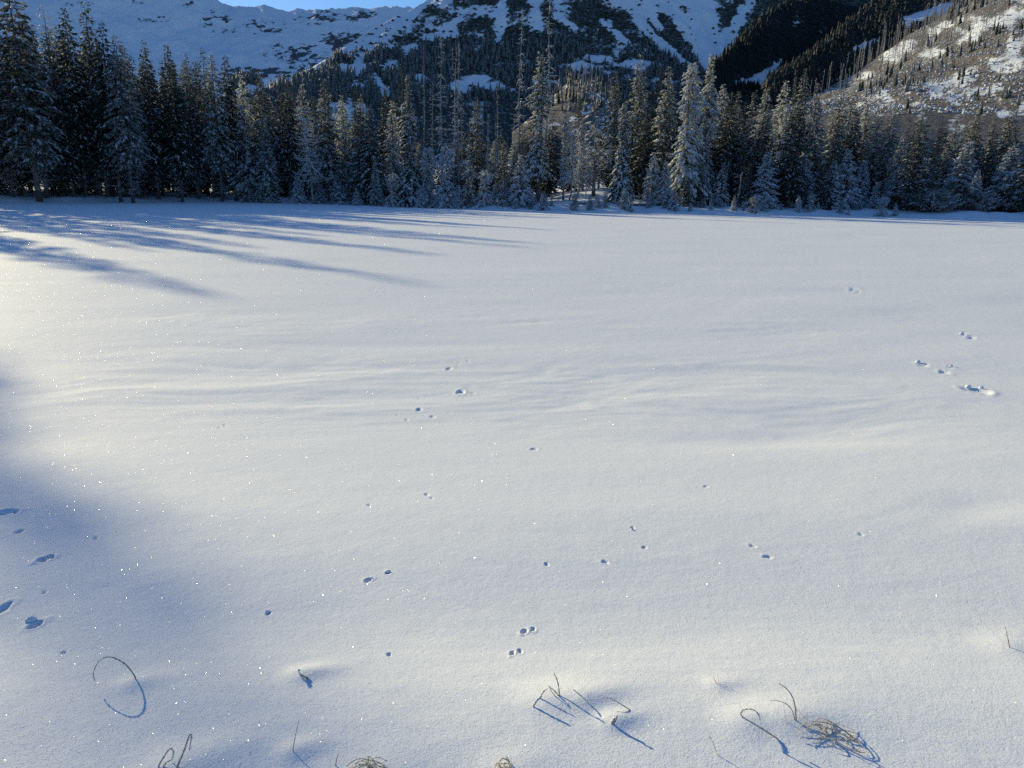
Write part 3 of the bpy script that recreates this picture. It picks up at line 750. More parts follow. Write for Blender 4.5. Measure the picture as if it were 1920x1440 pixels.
random.seed(4)
GL = 'front trees of the left bank'; GC = 'front trees of the middle shore'; GR = 'front trees of the right shore'
FRONT = [  # px, top row, depth, kind, width, name, label, group
 (12, -70, 88, 'tall1', 1.15, 'spruce_tree', 'tall dark spruce at the left edge of the photo, its top cut off', GL),
 (40, 14, 92, 'tall0', 1.0, 'spruce_tree', 'dark pointed spruce just right of the cut-off spruce at the left edge', GL),
 (79, 10, 99, 'sparse1', 1.0, 'spruce_tree', 'thin sparse spruce spire lit white, third top from the left edge', GL),
 (117, 8, 97, 'tall2', .9, 'spruce_tree', 'sunlit dense spruce cone left of the tallest left spruce', GL),
 (158, -6, 99, 'tall0', .95, 'spruce_tree', 'tallest fully visible sunlit spruce on the left bank, its tip touching the upper edge', GL),
 (187, 26, 96, 'tall1', .9, 'spruce_tree', 'tall sunlit spruce right beside the tallest left spruce', GL),
 (215, 60, 94, 'tall2', 1.0, 'spruce_tree', 'broad blue-shaded spruce below and right of the tall sunlit pair', GL),
 (229, 75, 102, 'tall1', .9, 'spruce_tree', 'lower spruce at the step where the left treeline drops', GL),
 (268, 71, 104, 'tall0', .95, 'spruce_tree', 'frosty sunlit spruce first of the even left treetops after the step', GL),
 (311, 79, 107, 'tall2', .85, 'spruce_tree', 'frosty sunlit spruce second of the even left treetops', GL),
 (318, 118, 103, 'tall1', 1.0, 'spruce_tree', 'lower pale spruce standing in front of the even left treetops', GL),
 (348, 92, 109, 'tall0', .8, 'spruce_tree', 'slim spruce in the middle of the even left treetops', GL),
 (379, 88, 112, 'narrow0', 1.0, 'spruce_tree', 'dark unlit narrow spruce between paler left treetops', GL),
 (394, 97, 108, 'tall2', 1.0, 'spruce_tree', 'broad sunlit spruce with wide left boughs, right part of the left treetops', GL),
 (421, 95, 110, 'tall1', .9, 'spruce_tree', 'last tall pointed spruce before the left treeline falls to the valley', GL),
 (452, 138, 111, 'full0', 1.0, 'spruce_tree', 'small dark-bodied spruce in the dip below the far bench', GL),
 (486, 126, 111, 'tall0', .95, 'spruce_tree', 'warm sunlit thick-topped spruce standing against the blue valley', GL),
 (493, 218, 106, 'full1', .9, 'spruce_tree', 'blue-shaded lower spruce in front of the warm thick-topped spruce', GL),
 (538, 146, 114, 'tall1', .85, 'spruce_tree', 'round-topped pale spruce right of the valley gap', GL),
 (566, 152, 116, 'full2', 1.0, 'spruce_tree', 'frosty spruce just behind the curved bare frosted tree', GL),
 (578, 196, 104, 'skeleton0', 1.0, 'dead_tree', 'curved half-bare dead tree furred white, in front of left-centre spruces', GL),
 (607, 142, 110, 'full3', 1.15, 'spruce_tree', 'tallest pale spruce right of the curved bare frosted tree', GL),
 (640, 176, 114, 'full0', 1.0, 'spruce_tree', 'pale shaded spruce right behind the tallest left-centre spruce', GL),
 (665, 156, 116, 'narrow1', 1.1, 'spruce_tree', 'dark pointed spruce left of two pale ragged spruces', GL),
 (676, 176, 106, 'full1', 1.0, 'spruce_tree', 'pale ragged spruce in front of the dark pointed one', GL),
 (694, 194, 104, 'full2', .95, 'spruce_tree', 'lower pale ragged spruce with long drooping boughs', GL),
 (723, 154, 118, 'narrow2', 1.1, 'spruce_tree', 'dark spruce showing black against the snowy mountain gap', GL),
 (735, 186, 106, 'full3', 1.0, 'spruce_tree', 'pale spruce left of the big draping spruce', GL),
 (556, 324, 105, 'young0', 1.0, 'spruce_tree', 'small blue snowy spruce on the shore under the curved dead tree', GL),
 (601, 345, 106, 'young1', 1.35, 'spruce_tree', 'low snowy spruce bush at the shadowed shore, left of centre', GL),
 (632, 325, 104, 'young2', 1.1, 'spruce_tree', 'small snowy spruce with a thin bare stem on the shadowed shore', GL),
 (668, 352, 101, 'young3', 1.2, 'spruce_tree', 'tiny snowy spruce at the shadowed shore next to twigs', GL),
 (703, 298, 99, 'full0', 1.1, 'spruce_tree', 'short shaded spruce at the shore left of the big draping spruce', GL),
 (765, 138, 95, 'old0', .95, 'spruce_tree', 'big dark draping spruce with frosted top left of the dead trunks', GC),
 (752, 118, 112, 'narrow0', 1.1, 'spruce_tree', 'black spruce top behind the big draping spruce', GC),
 (733, 248, 98, 'snag2', 1.1, 'dead_tree', 'short grey bare trunk left of the big draping spruce', GC),
 (791, 78, 108, 'snag2', .9, 'dead_tree', 'thin bare dead trunk first of the tall dead group, from the left', GC),
 (807, 144, 104, 'snag1', .9, 'dead_tree', 'shorter branchy dead trunk second of the tall dead group', GC),
 (827, 60, 106, 'snag0', 1.0, 'dead_tree', 'tallest branchy dead tree in the group left of centre', GC),
 (849, 74, 108, 'snag1', 1.0, 'dead_tree', 'bare dead tree right of the tallest branchy one', GC),
 (860, 76, 104, 'snag0', .85, 'dead_tree', 'straight pale dead trunk closest to the right of the dead pair', GC),
 (868, 168, 105, 'snag1', .8, 'dead_tree', 'lower dead trunk at the right end of the dead group', GC),
 (880, 230, 102, 'snag2', 1.2, 'dead_tree', 'short bare stem before the snow-dotted dark spruce', GC),
 (894, 178, 106, 'full2', 1.0, 'spruce_tree', 'dark spruce dotted with snow right of the dead group', GC),
 (917, 206, 101, 'snag1', .9, 'dead_tree', 'dead trunk with broken top left of a second broken trunk', GC),
 (928, 206, 102, 'snag2', 1.3, 'dead_tree', 'thick dead trunk broken off flat, near centre', GC),
 (938, 138, 104, 'snag1', .8, 'dead_tree', 'thin leaning dead spire left of the tallest centre dead trunks', GC),
 (979, 8, 112, 'snag0', .8, 'dead_tree', 'very tall thin dead trunk left of the big centre spruce', GC),
 (1031, -14, 108, 'snag0', .9, 'dead_tree', 'tallest dead trunk rising above the big centre spruce to the upper edge', GC),
 (1015, 92, 98, 'old1', 1.1, 'spruce_tree', 'big bushy centre spruce with bare lower stem', GC),
 (1062, 180, 96, 'old1', .62, 'spruce_tree', 'narrow spruce column on a bare dark trunk right of the big centre spruce', GC),
 (1087, 160, 112, 'narrow1', 1.0, 'spruce_tree', 'dark blue spruce behind the frosted bare trees right of centre', GC),
 (1073, 226, 95, 'skeleton1', 1.0, 'dead_tree', 'frosted bare tree left of a similar one at the snowy clearing', GC),
 (1088, 222, 97, 'skeleton1', .95, 'dead_tree', 'frosted bare tree right of a similar one at the snowy clearing', GC),
 (1122, 138, 97, 'sparse0', 1.25, 'spruce_tree', 'tall ragged half-bare spruce on the clearing with grey-green top', GC),
 (1103, 246, 95, 'snag1', .9, 'dead_tree', 'grey dead trunk in front of the tall ragged spruce', GC),
 (1156, 131, 108, 'full3', 1.0, 'spruce_tree', 'yellow-green sunlit spruce top behind the broad snowy spruce', GC),
 (1172, 188, 91, 'old2', .72, 'spruce_tree', 'broad heavily snowed spruce with round clumps right of the clearing', GC),
 (1202, 105, 108, 'full1', .95, 'spruce_tree', 'tall dark pointed spruce behind the broad heavily snowed one', GC),
 (1240, 122, 106, 'narrow2', 1.1, 'spruce_tree', 'left one of twin dark tops left of the largest spruce', GC),
 (1256, 122, 101, 'full0', .95, 'spruce_tree', 'right one of twin tops left of the largest spruce, sunlit', GC),
 (1300, 112, 93, 'old2', .95, 'spruce_tree', 'largest broad sunlit spruce at the shore right of centre', GC),
 (1336, 100, 99, 'old0', .95, 'spruce_tree', 'tall frosty spruce touching the right side of the largest spruce', GC),
 (1357, 150, 106, 'full2', .95, 'spruce_tree', 'dark spruce right behind the tall frosty one', GR),
 (1386, 168, 106, 'full3', .9, 'spruce_tree', 'shaded spruce standing before the steep snow gully', GR),
 (1416, 170, 104, 'full1', .95, 'spruce_tree', 'pale-topped spruce left of a sunlit twin', GR),
 (1438, 164, 101, 'full0', 1.1, 'spruce_tree', 'sunlit spruce with wide snowy tiers above the wide young spruce', GR),
 (1475, 144, 106, 'full2', 1.0, 'spruce_tree', 'left of three tall spruces below the black spur', GR),
 (1494, 140, 109, 'narrow0', 1.1, 'spruce_tree', 'middle of three tall spruces below the black spur', GR),
 (1511, 131, 107, 'full1', .85, 'spruce_tree', 'right and tallest of three spruces below the black spur', GR),
 (1535, 150, 103, 'full3', 1.0, 'spruce_tree', 'sharp-tipped pale spruce alone right of the three tall ones', GR),
 (1580, 163, 107, 'full0', 1.0, 'spruce_tree', 'pale spruce at the foot of the sunlit hillside, left one', GR),
 (1601, 152, 110, 'full2', 1.0, 'spruce_tree', 'pale spruce at the foot of the sunlit hillside, right one', GR),
 (1650, 196, 108, 'full1', 1.1, 'spruce_tree', 'dark shaded spruce below the first sunlit band of the hillside', GR),
 (1682, 196, 106, 'full3', 1.0, 'spruce_tree', 'shaded spruce left of the tall leaning bare trunk', GR),
 (1735, 198, 107, 'full0', 1.1, 'spruce_tree', 'shaded spruce between the two leaning bare trunks', GR),
 (1797, 214, 107, 'full2', 1.1, 'spruce_tree', 'blue-green shaded spruce right of the second leaning bare trunk', GR),
 (1835, 204, 108, 'full1', 1.1, 'spruce_tree', 'shaded frosted spruce under the blue snow patch of the hillside', GR),
 (1868, 216, 106, 'full3', 1.1, 'spruce_tree', 'shaded spruce second from the right edge', GR),
 (1904, 190, 103, 'full0', 1.15, 'spruce_tree', 'warm-lit spruce at the right edge of the photo', GR),
 (1704, 199, 97, 'snag2', 1.1, 'dead_tree', 'tall leaning bare trunk with two low bent branches on the right', GR),
 (1764, 232, 98, 'snag1', .8, 'dead_tree', 'pale leaning bare trunk second of two on the right', GR),
 (1868, 312, 94, 'snag2', 1.2, 'dead_tree', 'short pale bare stick near the right edge', GR),
 (1390, 306, 92, 'stub0', 1.1, 'dead_tree', 'broken leaning grey stump with side branches at the shore', GR),
 (1370, 286, 97, 'stub0', .8, 'dead_tree', 'thin broken trunk behind the broken leaning stump', GR),
 (1502, 280, 98, 'stub0', 1.0, 'dead_tree', 'dark broken trunk behind young snowy spruces on the right', GR),
 (1440, 286, 92, 'young0', 1.15, 'spruce_tree', 'wide young spruce loaded with snow beside the broken stump', GR),
 (1512, 292, 95, 'young1', 1.0, 'spruce_tree', 'young snowy spruce left of the brightest young one', GR),
 (1565, 297, 92, 'young2', .95, 'spruce_tree', 'brightest young snow-loaded spruce on the right shore', GR),
 (1592, 279, 95, 'young3', .95, 'spruce_tree', 'young snowy spruce with bare thin tip right of the brightest one', GR),
 (1645, 342, 94, 'young0', 1.0, 'spruce_tree', 'small snowy spruce cone left of the dwarf pines', GR),
 (1622, 300, 100, 'young1', .9, 'spruce_tree', 'blue shaded young spruce behind the small snowy cone', GR),
 (1690, 308, 98, 'young2', 1.3, 'spruce_tree', 'bushy frosted young spruce under the tall leaning trunk', GR),
 (1740, 296, 98, 'young3', 1.2, 'spruce_tree', 'frosted young spruce between the leaning trunks, behind the dwarf pines', GR),
 (1817, 266, 97, 'young0', 1.2, 'spruce_tree', 'wide blue-frosted young spruce behind the dwarf pines', GR),
 (1836, 318, 93, 'young1', .8, 'spruce_tree', 'little frosted spruce with white twigs rising from the dwarf pines', GR),
 (1905, 268, 95, 'young2', 1.2, 'spruce_tree', 'warm-lit young spruce at the right edge above the dwarf pines', GR),
 (1358, 302, 94, 'young3', .75, 'spruce_tree', 'slim snow-clumped young spruce right of the largest spruce', GC),
 (1226, 286, 91, 'young1', .8, 'spruce_tree', 'frosted young spruce with bent white tip left of the largest spruce', GC),
 (1250, 300, 90, 'young2', .9, 'spruce_tree', 'young spruce leaning against the left foot of the largest spruce', GC),
 (976, 288, 90, 'young3', .9, 'spruce_tree', 'snowy young spruce at the shore left of the big centre spruce', GC),
 (946, 262, 95, 'full1', 1.25, 'spruce_tree', 'round dark green spruce behind the snowy young one near centre', GC),
 (803, 275, 93, 'thicket0', .8, 'spruce_tree', 'bushy rimed spruce right beside the big draping spruce', GC),
 (838, 266, 92, 'thicket1', .8, 'spruce_tree', 'tallest bushy rimed spruce in the thicket under the dead group', GC),
 (880, 300, 92, 'thicket0', 1.0, 'spruce_tree', 'grey rimed bushy spruce in the right part of the thicket', GC),
 (910, 316, 91, 'thicket1', 1.1, 'spruce_tree', 'low rimed bushy spruce at the right end of the thicket', GC),
 (738, 322, 94, 'thicket1', 1.0, 'spruce_tree', 'rimed bush-like spruce at the left foot of the big draping spruce', GC),
 (946, 336, 90, 'young0', 1.2, 'spruce_tree', 'low snowy spruce bush left of the shore spruce at centre', GC),
]
for (px, top, Y, kind, w, nm, lab, grp) in FRONT:
    x, y, h = by_px(px, top, Y)
    tilt = (0, 0)
    if 'leaning' in lab and nm == 'dead_tree': tilt = (0, radians(3.5 if px > 1500 or px < 1000 else 4))
    rz = 0.0 if kind.startswith('skeleton0') else None
    plant_tree(kind, nm, x, y, h, w * (1.15 if nm == 'spruce_tree' else 1), lab, grp, rz=rz, tilt=tilt)

# ------------------------------------------------------------------ the wood behind the front trees
SKYL = [(-100, 0), (0, 10), (60, 45), (150, 35), (190, 62), (230, 88), (420, 106), (450, 142), (480, 138), (540, 158), (700, 188), (760, 155), (800, 205), (960, 205), (1010, 155), (1060, 195), (1120, 172),
        (1200, 135), (1260, 135), (1340, 132), (1400, 180), (1440, 176), (1500, 155), (1540, 168), (1600, 170), (1660, 212), (1920, 212), (2050, 205)]
_kx = np.array([a for a, _ in SKYL]); _ky = np.array([b for _, b in SKYL])
taken = [(o.location.x, o.location.y) for o in COL.objects if o.type == 'EMPTY']
rng = np.random.default_rng(77)
ANCH = [(12, 'cut-off spruce at the left edge'), (79, 'thin white spire on the left'), (117, 'sunlit cone left of the tallest left spruce'), (158, 'tallest left spruce'), (187, 'sunlit spruce beside the tallest left one'), (229, 'spruce at the treeline step'), (268, 'first even left treetop'), (311, 'second even left treetop'), (348, 'slim middle left treetop'), (394, 'broad sunlit left spruce'), (421, 'last tall left spruce'),
        (452, 'small spruce in the valley dip'), (486, 'warm thick-topped spruce'), (538, 'round-topped pale spruce'), (578, 'curved half-bare dead tree'), (607, 'tallest pale left-centre spruce'), (665, 'dark pointed left-centre spruce'), (694, 'pale spruce with drooping boughs'), (723, 'dark spruce at the mountain gap'), (765, 'big dark draping spruce'), (791, 'first thin trunk of the dead group'), (827, 'tallest branchy dead tree'), (860, 'straight pale dead trunk'), (894, 'snow-dotted dark spruce'), (928, 'flat-broken thick trunk'),
        (979, 'very tall thin dead trunk'), (1015, 'big bushy centre spruce'), (1062, 'narrow spruce column'), (1088, 'frosted bare trees'), (1122, 'tall ragged spruce'), (1156, 'yellow-green sunlit spruce'), (1172, 'broad heavily snowed spruce'), (1202, 'tall dark pointed spruce'), (1248, 'twin tops left of the largest spruce'), (1300, 'largest broad spruce'), (1336, 'tall frosty spruce'), (1386, 'spruce before the snow gully'), (1438, 'spruce with wide snowy tiers'), (1475, 'left of the three tall spruces'), (1511, 'right of the three tall spruces'),
        (1535, 'sharp-tipped pale spruce'), (1590, 'pale pair at the hillside foot'), (1650, 'dark spruce under the first sunlit band'), (1704, 'tall leaning bare trunk'), (1764, 'second leaning bare trunk'), (1797, 'blue-green spruce beyond the leaning trunks'), (1835, 'frosted spruce under the blue snow patch'), (1868, 'second spruce from the right edge'), (1904, 'warm-lit spruce at the right edge')]
USED_LAB = set()
def inner_label(px, deep, what='spruce'):
    k = min(range(len(ANCH)), key=lambda i: abs(ANCH[i][0] - px)); ax, nm = ANCH[k]
    side = 'straight behind' if abs(px - ax) < 7 else ('just left of' if px < ax else 'just right of')
    row = 'low' if deep < 9 else ('inner' if deep < 20 else 'deep' if deep < 32 else 'rearmost')
    return '%s %s %s the %s' % (row, what, side, nm)
ZONES = [(-9999, 215, 'spruce deep in the tall left stand, partly hidden by the front row', 'inner trees of the tall left stand'),
         (215, 450, 'spruce behind the even row of left treetops', 'inner trees behind the even left treetops'),
         (450, 770, 'spruce in the low wood left of the dead group, behind the shore trees', 'inner trees of the low left-centre wood'),
         (770, 990, 'spruce behind the group of tall dead trunks', 'inner trees behind the dead group'),
         (990, 1200, 'dark spruce behind the snowy clearing right of centre', 'inner trees behind the clearing'),
         (1200, 1400, 'dark spruce behind the largest broad spruce', 'inner trees behind the largest spruce'),
         (1400, 1620, 'spruce behind the young snowy trees under the black spur', 'inner trees under the black spur'),
         (1620, 2100, 'shaded spruce of the right wood behind the dwarf pines', 'inner trees of the right wood')]
n_fill = 0; tries = 0
while n_fill < 215 and tries < 9000:
    tries += 1
    th = math.radians(rng.uniform(-36.5, 37)); d = 3.5 + 42 * rng.random() ** 1.35
    r = float(np.interp(math.degrees(th), _sa, _sr)) + d
    x, y = r * sin(th), r * cos(th)
    px = 960 + F * (x / y) / (cos(PITCH) + 0.0)
    px = float(project(np.array([x, y, 4.0]))[0])
    if 1030 < px < 1200 and d < 22: continue
    if 940 < px < 1030 and d < 8: continue
    if px > 440 and d < 9.5: continue
    md = 2.7 if px > 450 else 2.5
    if any((x - a) ** 2 + (y - b) ** 2 < md * md for a, b in taken): continue
    sk = float(np.interp(px, _kx, _ky))
    top = sk + 6 + 60 * rng.random() ** 1.3 * (1.3 - 0.5 * (d > 20))
    if d < 7: top += 45 * rng.random()
    if 760 < px < 1330: top += 28
    h = by_px(px, top, y)[2]
    if h < 4: continue
    key = rng.choice(['tall0', 'leftin0', 'leftin1', 'leftin2']) if px < 440 else rng.choice(['full0', 'full2', 'inner0', 'inner1', 'inner2', 'narrow0', 'narrow1', 'narrow2'], p=[.10, .10, .2, .2, .2, .07, .07, .06])
    w = (rng.uniform(1.0, 1.45) if px > 440 else rng.uniform(.95, 1.3)) * (20 / max(h, 12)) ** 0.25
    for (a, b, lab, grp) in ZONES:
        if a <= px < b: break
    plant_tree(key, 'spruce_tree', x, y, h, w, inner_label(px, d), grp, rz=rng.random() * 6.28)
    taken.append((x, y)); n_fill += 1
def tell_apart(prefix_names):
    seen = {}
    for o in COL.objects:
        if o.type == 'EMPTY' and o.name.split('.')[0] in prefix_names and 'label' in o: seen.setdefault(o['label'], []).append(o)
    for lab, os_ in seen.items():
        if len(os_) < 2: continue
        os_.sort(key=lambda o: -o.scale.z)
        wd = {2: ['taller', 'shorter'], 3: ['tallest', 'middle-sized', 'shortest']}.get(len(os_))
        if wd:
            for o, w_ in zip(os_, wd): o['label'] = w_ + ' ' + lab
# low dark undergrowth trees between the stems
n_u = 0; tries = 0
while n_u < 200 and tries < 8000:
    tries += 1
    th = math.radians(rng.uniform(-36.5, -8) if rng.random() < .8 else rng.uniform(-8, 37)); d = 4 + 44 * rng.random()
    r = float(np.interp(math.degrees(th), _sa, _sr)) + d; x, y = r * sin(th), r * cos(th)
    px = float(project(np.array([x, y, 2.0]))[0])
    if 1030 < px < 1200 and d < 26: continue
    if any((x - a) ** 2 + (y - b) ** 2 < 3.2 for a, b in taken): continue
    h = rng.uniform(3.5, 9)
    plant_tree(rng.choice(['inner0', 'inner1', 'inner2', 'narrow1']), 'undergrowth_spruce', x, y, h, rng.uniform(1.2, 1.6), inner_label(px, d, 'undergrowth spruce'), 'undergrowth spruces between the stems', rz=rng.random() * 6.28)
    taken.append((x, y)); n_u += 1
# the wood goes on along the left shore outside the picture; its long shadows reach the snow in view
def shadow_tree(c, tipx, X, key, w=1.0):
    y = c - X; t = tipx - X
    plant_tree(key, 'spruce_tree', X, y, t * math.sqrt(2) * tan(SUN_EL) + gz(X, y) * -1 + 0.2, w, 'tall spruce further along the left shore, outside the picture, casting a long shadow', 'trees of the left shore outside the picture', rz=rng.random() * 6.28)
    taken.append((X, y))
for (c, tx, X, key, w) in ((1.0, 2.4, -50.5, 'tall0', 1.1), (-1.2, 0.6, -53, 'tall2', 1.1), (-3.6, -0.8, -50, 'tall1', 1.1), (-7.5, -3, -49, 'tall2', 1), (8.9, -5.2, -53.5, 'tall1', 1.0), (15.6, -1.8, -55.5, 'tall0', .9), (18.6, -9, -57.5, 'tall2', .9),
                           (23.2, -2.4, -58.5, 'tall2', .95), (13.4, -12, -58.5, 'tall0', .8), (26.5, -8, -60, 'tall1', 1.0), (30.5, 0.5, -60.5, 'tall0', 1.0)):
    shadow_tree(c, tx, X, key, w)
k = 0
while k < 34:
    th = math.radians(rng.uniform(-72, -38.5)); r = float(np.interp(math.degrees(th), _sa, _sr)) + 3 + 25 * rng.random()
    x, y = r * sin(th), r * cos(th); c = x + y
    if any((x - a) ** 2 + (y - b) ** 2 < 9 for a, b in taken) or 2.6 < c < 7.4 or 9.6 < c < 12.6: k += 0.1; continue
    hmax = 26 if c > 17 or c < -7 else 13.5
    h = hmax * rng.uniform(0.7, 1.0)
    # keep the gap that lets the sun onto the foreground
    if -4 < c < 17:
        lim = ((-14 - x) * math.sqrt(2) * tan(SUN_EL)); h = min(h, lim * 0.9)
    plant_tree(rng.choice(['tall0', 'tall1', 'full0', 'full2']), 'spruce_tree', x, y, h, 1.0, 'spruce further along the left shore, outside the picture', 'lower trees of the left shore outside the picture', rz=rng.random() * 6.28)
    taken.append((x, y)); k += 1

tell_apart(('spruce_tree', 'undergrowth_spruce'))
# ------------------------------------------------------------------ dwarf pines, brush, twigs and logs on the shore
for i in range(3):
    make_spruce_proto('pine%d' % i, 90 + i, 2.2, 0.05, 2.9, 0.16, 11, lambda v: (1 - v ** 2) ** 0.5, -0.35, 0.55, 20, 0.34, 0.36, 0.13, hang=0.1, needles=M_SCRUB, tr=0.07, stubs=24, asym=0.2, stub_l=1.2)
PINES = [(1682, 366, 90, 'dwarf pine bush at the left end of the dark shore thicket'), (1722, 360, 91, 'dwarf pine bush second from the left in the dark shore thicket'), (1760, 364, 89.5, 'low dwarf pine bush in the left half of the dark shore thicket'),
         (1796, 358, 91, 'tallest dwarf pine bush in the middle of the dark shore thicket'), (1838, 364, 90, 'dwarf pine bush in the right half of the dark shore thicket'), (1878, 358, 91, 'dwarf pine bush at the right end of the dark shore thicket'),
         (1915, 360, 94, 'dwarf pine bush cut by the right edge of the photo')]
for i, (px, top, Y, lab) in enumerate(PINES):
    x, y, h = by_px(px, top, Y)
    e = plant_tree('pine%d' % (i % 3), 'dwarf_pine', x, y, h, 2.2 / h * 0.95, lab, 'dwarf pines on the right shore', rz=rng.random() * 6.28); e['category'] = 'shrub'
BRUSH = [(1035, 366, 90, 'thicket0', .9, 'low rimed brush heap under the big centre spruce'), (1078, 372, 89, 'thicket1', 1.0, 'low rimed brush heap under the frosted bare trees'), (1120, 378, 89, 'thicket0', 1.2, 'low rimed brush on the clearing left of the broad snowy spruce'),
         (1320, 376, 90, 'thicket1', 1.1, 'rimed brush at the right foot of the largest spruce'), (1350, 380, 90, 'young0', 1.4, 'low frosted bush between the largest spruce and the broken stump'), (1530, 374, 92, 'young1', 1.4, 'low snowy bush in front of the young spruces on the right'),
         (1612, 378, 92, 'young2', 1.3, 'low snowy bush left of the small snowy spruce cone'), (860, 352, 91, 'thicket0', 1.1, 'dark rimed brush at the shore under the dead group'), (785, 358, 92, 'thicket1', 1.0, 'rimed brush at the right foot of the big draping spruce'),
         (1275, 370, 89, 'thicket0', 1.0, 'frosted brush leaning out of the foot of the largest spruce'), (1405, 378, 91, 'young3', 1.3, 'low snowy bush beside the wide young spruce'), (1000, 362, 91, 'young1', 1.1, 'low snowy bush between the shore spruce and the big centre spruce'),
         (560, 362, 107, 'thicket0', 1.0, 'low rimed brush at the shadowed shore under the small blue spruce'), (470, 356, 108, 'young2', 1.1, 'low frosted bush in the shade below the valley gap'), (520, 358, 108, 'thicket1', 1.0, 'rimed brush in the shade right of the valley gap')]
for (px, top, Y, key, w, lab) in BRUSH:
    x, y, h = by_px(px, top, Y); h = max(h * 1.15, 1.1)
    e = plant_tree(key, 'rimed_bush', x, y, h, w * min(1.6, max(1.0, 1.1 * (2.0 / h) ** 0.6)), lab, 'rimed bushes on the far shore', rz=rng.random() * 6.28); e['category'] = 'shrub'

k = 0; tries = 0; EDGE_USED = set()
while k < 46 and tries < 900:
    tries += 1
    px = rng.uniform(430, 1670); th = math.degrees(math.atan((px - 960) / F)); r = float(np.interp(th, _sa, _sr)) + rng.uniform(.8, 4.0)
    x, y = r * sin(math.radians(th)), r * cos(math.radians(th))
    if any((x - a) ** 2 + (y - b) ** 2 < 1.2 for a, b in taken): continue
    j = min(range(len(ANCH)), key=lambda i: abs(ANCH[i][0] - px)); side = 'left of' if px < ANCH[j][0] else 'right of'
    if (j, side) in EDGE_USED: continue
    EDGE_USED.add((j, side)); taken.append((x, y))
    e = plant_tree(rng.choice(['young0', 'young1', 'young2', 'thicket0', 'thicket1']), 'sapling', x, y, rng.uniform(.8, 2.4), rng.uniform(1.0, 1.7), 'low rimed shore sapling %s the %s' % (side, ANCH[j][1]), 'rimed saplings along the shore edge', rz=rng.random() * 6.28); e['category'] = 'sapling'
    k += 1
def twig_shrub(px, Y, n, L, lab):
    P = at_depth(px, 390, Y); x, y = P[0], P[1]
    e = empty('twig_shrub', (x, y, gz(x, y))); tag(e, lab, 'shrub', 'bare twigs along the far shore')
    for i in range(n):
        a = rng.random() * 6.28; l = L * (0.6 + 0.6 * rng.random()); out = 0.5 + 0.7 * rng.random()
        s = np.linspace(0, 1, 5); bx = math.cos(a) * l * out; by = math.sin(a) * l * out
        q = np.stack([0.15 * math.cos(a) + bx * s, 0.15 * math.sin(a) + by * s, -0.1 + l * (s - 0.35 * s * s * out)], 1)
        A = Acc(); A.add(*tube_np(q, np.linspace(.022, .008, 5), 4))
        for j in range(3):
            k0 = 1 + j; d = q[k0 + 1 if k0 < 4 else 4] - q[k0 - 1]; d = d / np.linalg.norm(d) + rng.normal(size=3) * .5; d /= np.linalg.norm(d)
            A.add(*tube_np(np.stack([q[k0], q[k0] + d * l * .22, q[k0] + d * l * .38]), [.012, .009, .005], 3))
        link('twig', A.mesh('twig', M_RIME if i % 2 else M_BARK), e)
for (px, Y, n, L, lab) in ((1412, 84.5, 9, 1.1, 'bare twig shrub sticking out of the shore snow before the wide young spruce'), (1440, 86, 5, .7, 'little bare twigs right of the larger twig shrub on the right shore'), (508, 106, 7, .9, 'bare bent twigs on the shadowed shore below the valley gap'), (606, 103, 6, .8, 'bare twigs in front of the low snowy spruce bush'),
                         (660, 99, 6, .8, 'bare twigs on the shadowed shore beside the tiny snowy spruce'), (870, 90, 8, 1.0, 'dark bare twigs at the shore under the dead group'), (935, 88, 5, .7, 'small bare twigs at the shore left of centre'), (800, 92, 6, .8, 'bare twigs at the shore under the big draping spruce'),
                         (1190, 86.5, 5, .7, 'bare twigs below the broad snowy spruce'), (1010, 87, 5, .7, 'bare twigs at the shore under the big centre spruce')):
    twig_shrub(px, Y, n, L, lab)
def log(px, Y, L, ang, r, lab, lift=0.0):
    P = at_depth(px, 390, Y); x, y = P[0], P[1]
    e = empty('fallen_log', (x, y, gz(x, y)), ang); tag(e, lab, 'log', 'fallen logs on the far shore')
    s = np.linspace(0, 1, 7); q = np.stack([L * (s - .5), 0.06 * np.sin(s * 5), r * .7 + lift * s + 0.03 * np.sin(s * 9)], 1)
    A = Acc(); A.add(*tube_np(q, np.linspace(r, r * .6, 7), 8)); link('stem', A.mesh('stem', M_BARK, True), e)
    for i in range(4):
        k0 = 1 + i; d = np.array([rng.normal() * .4, rng.choice([-1, 1]) * .6, .7]); d /= np.linalg.norm(d); l = .35 + .5 * rng.random()
        B = Acc(); B.add(*tube_np(np.stack([q[k0], q[k0] + d * l]), [.03, .012], 4)); link('branch', B.mesh('branch', M_RIME), e)
    q2 = q.copy(); q2[:, 2] += r * .62; C = Acc(); C.add(*tube_np(q2[1:-1], r * .6, 6)); link('snow', C.mesh('snow', M_SNOW, True), e)
log(1105, 90, 4.0, .5, .14, 'fallen snow-topped log on the clearing under the grey dead trunk')
log(1215, 90, 3.4, -.25, .13, 'fallen snow-topped log left of the largest spruce', .3)
log(1145, 92, 3.0, -.8, .11, 'fallen snow-topped log behind the clearing brush')
log(1398, 89, 2.6, .9, .10, 'leaning fallen branch log at the broken stump', .7)

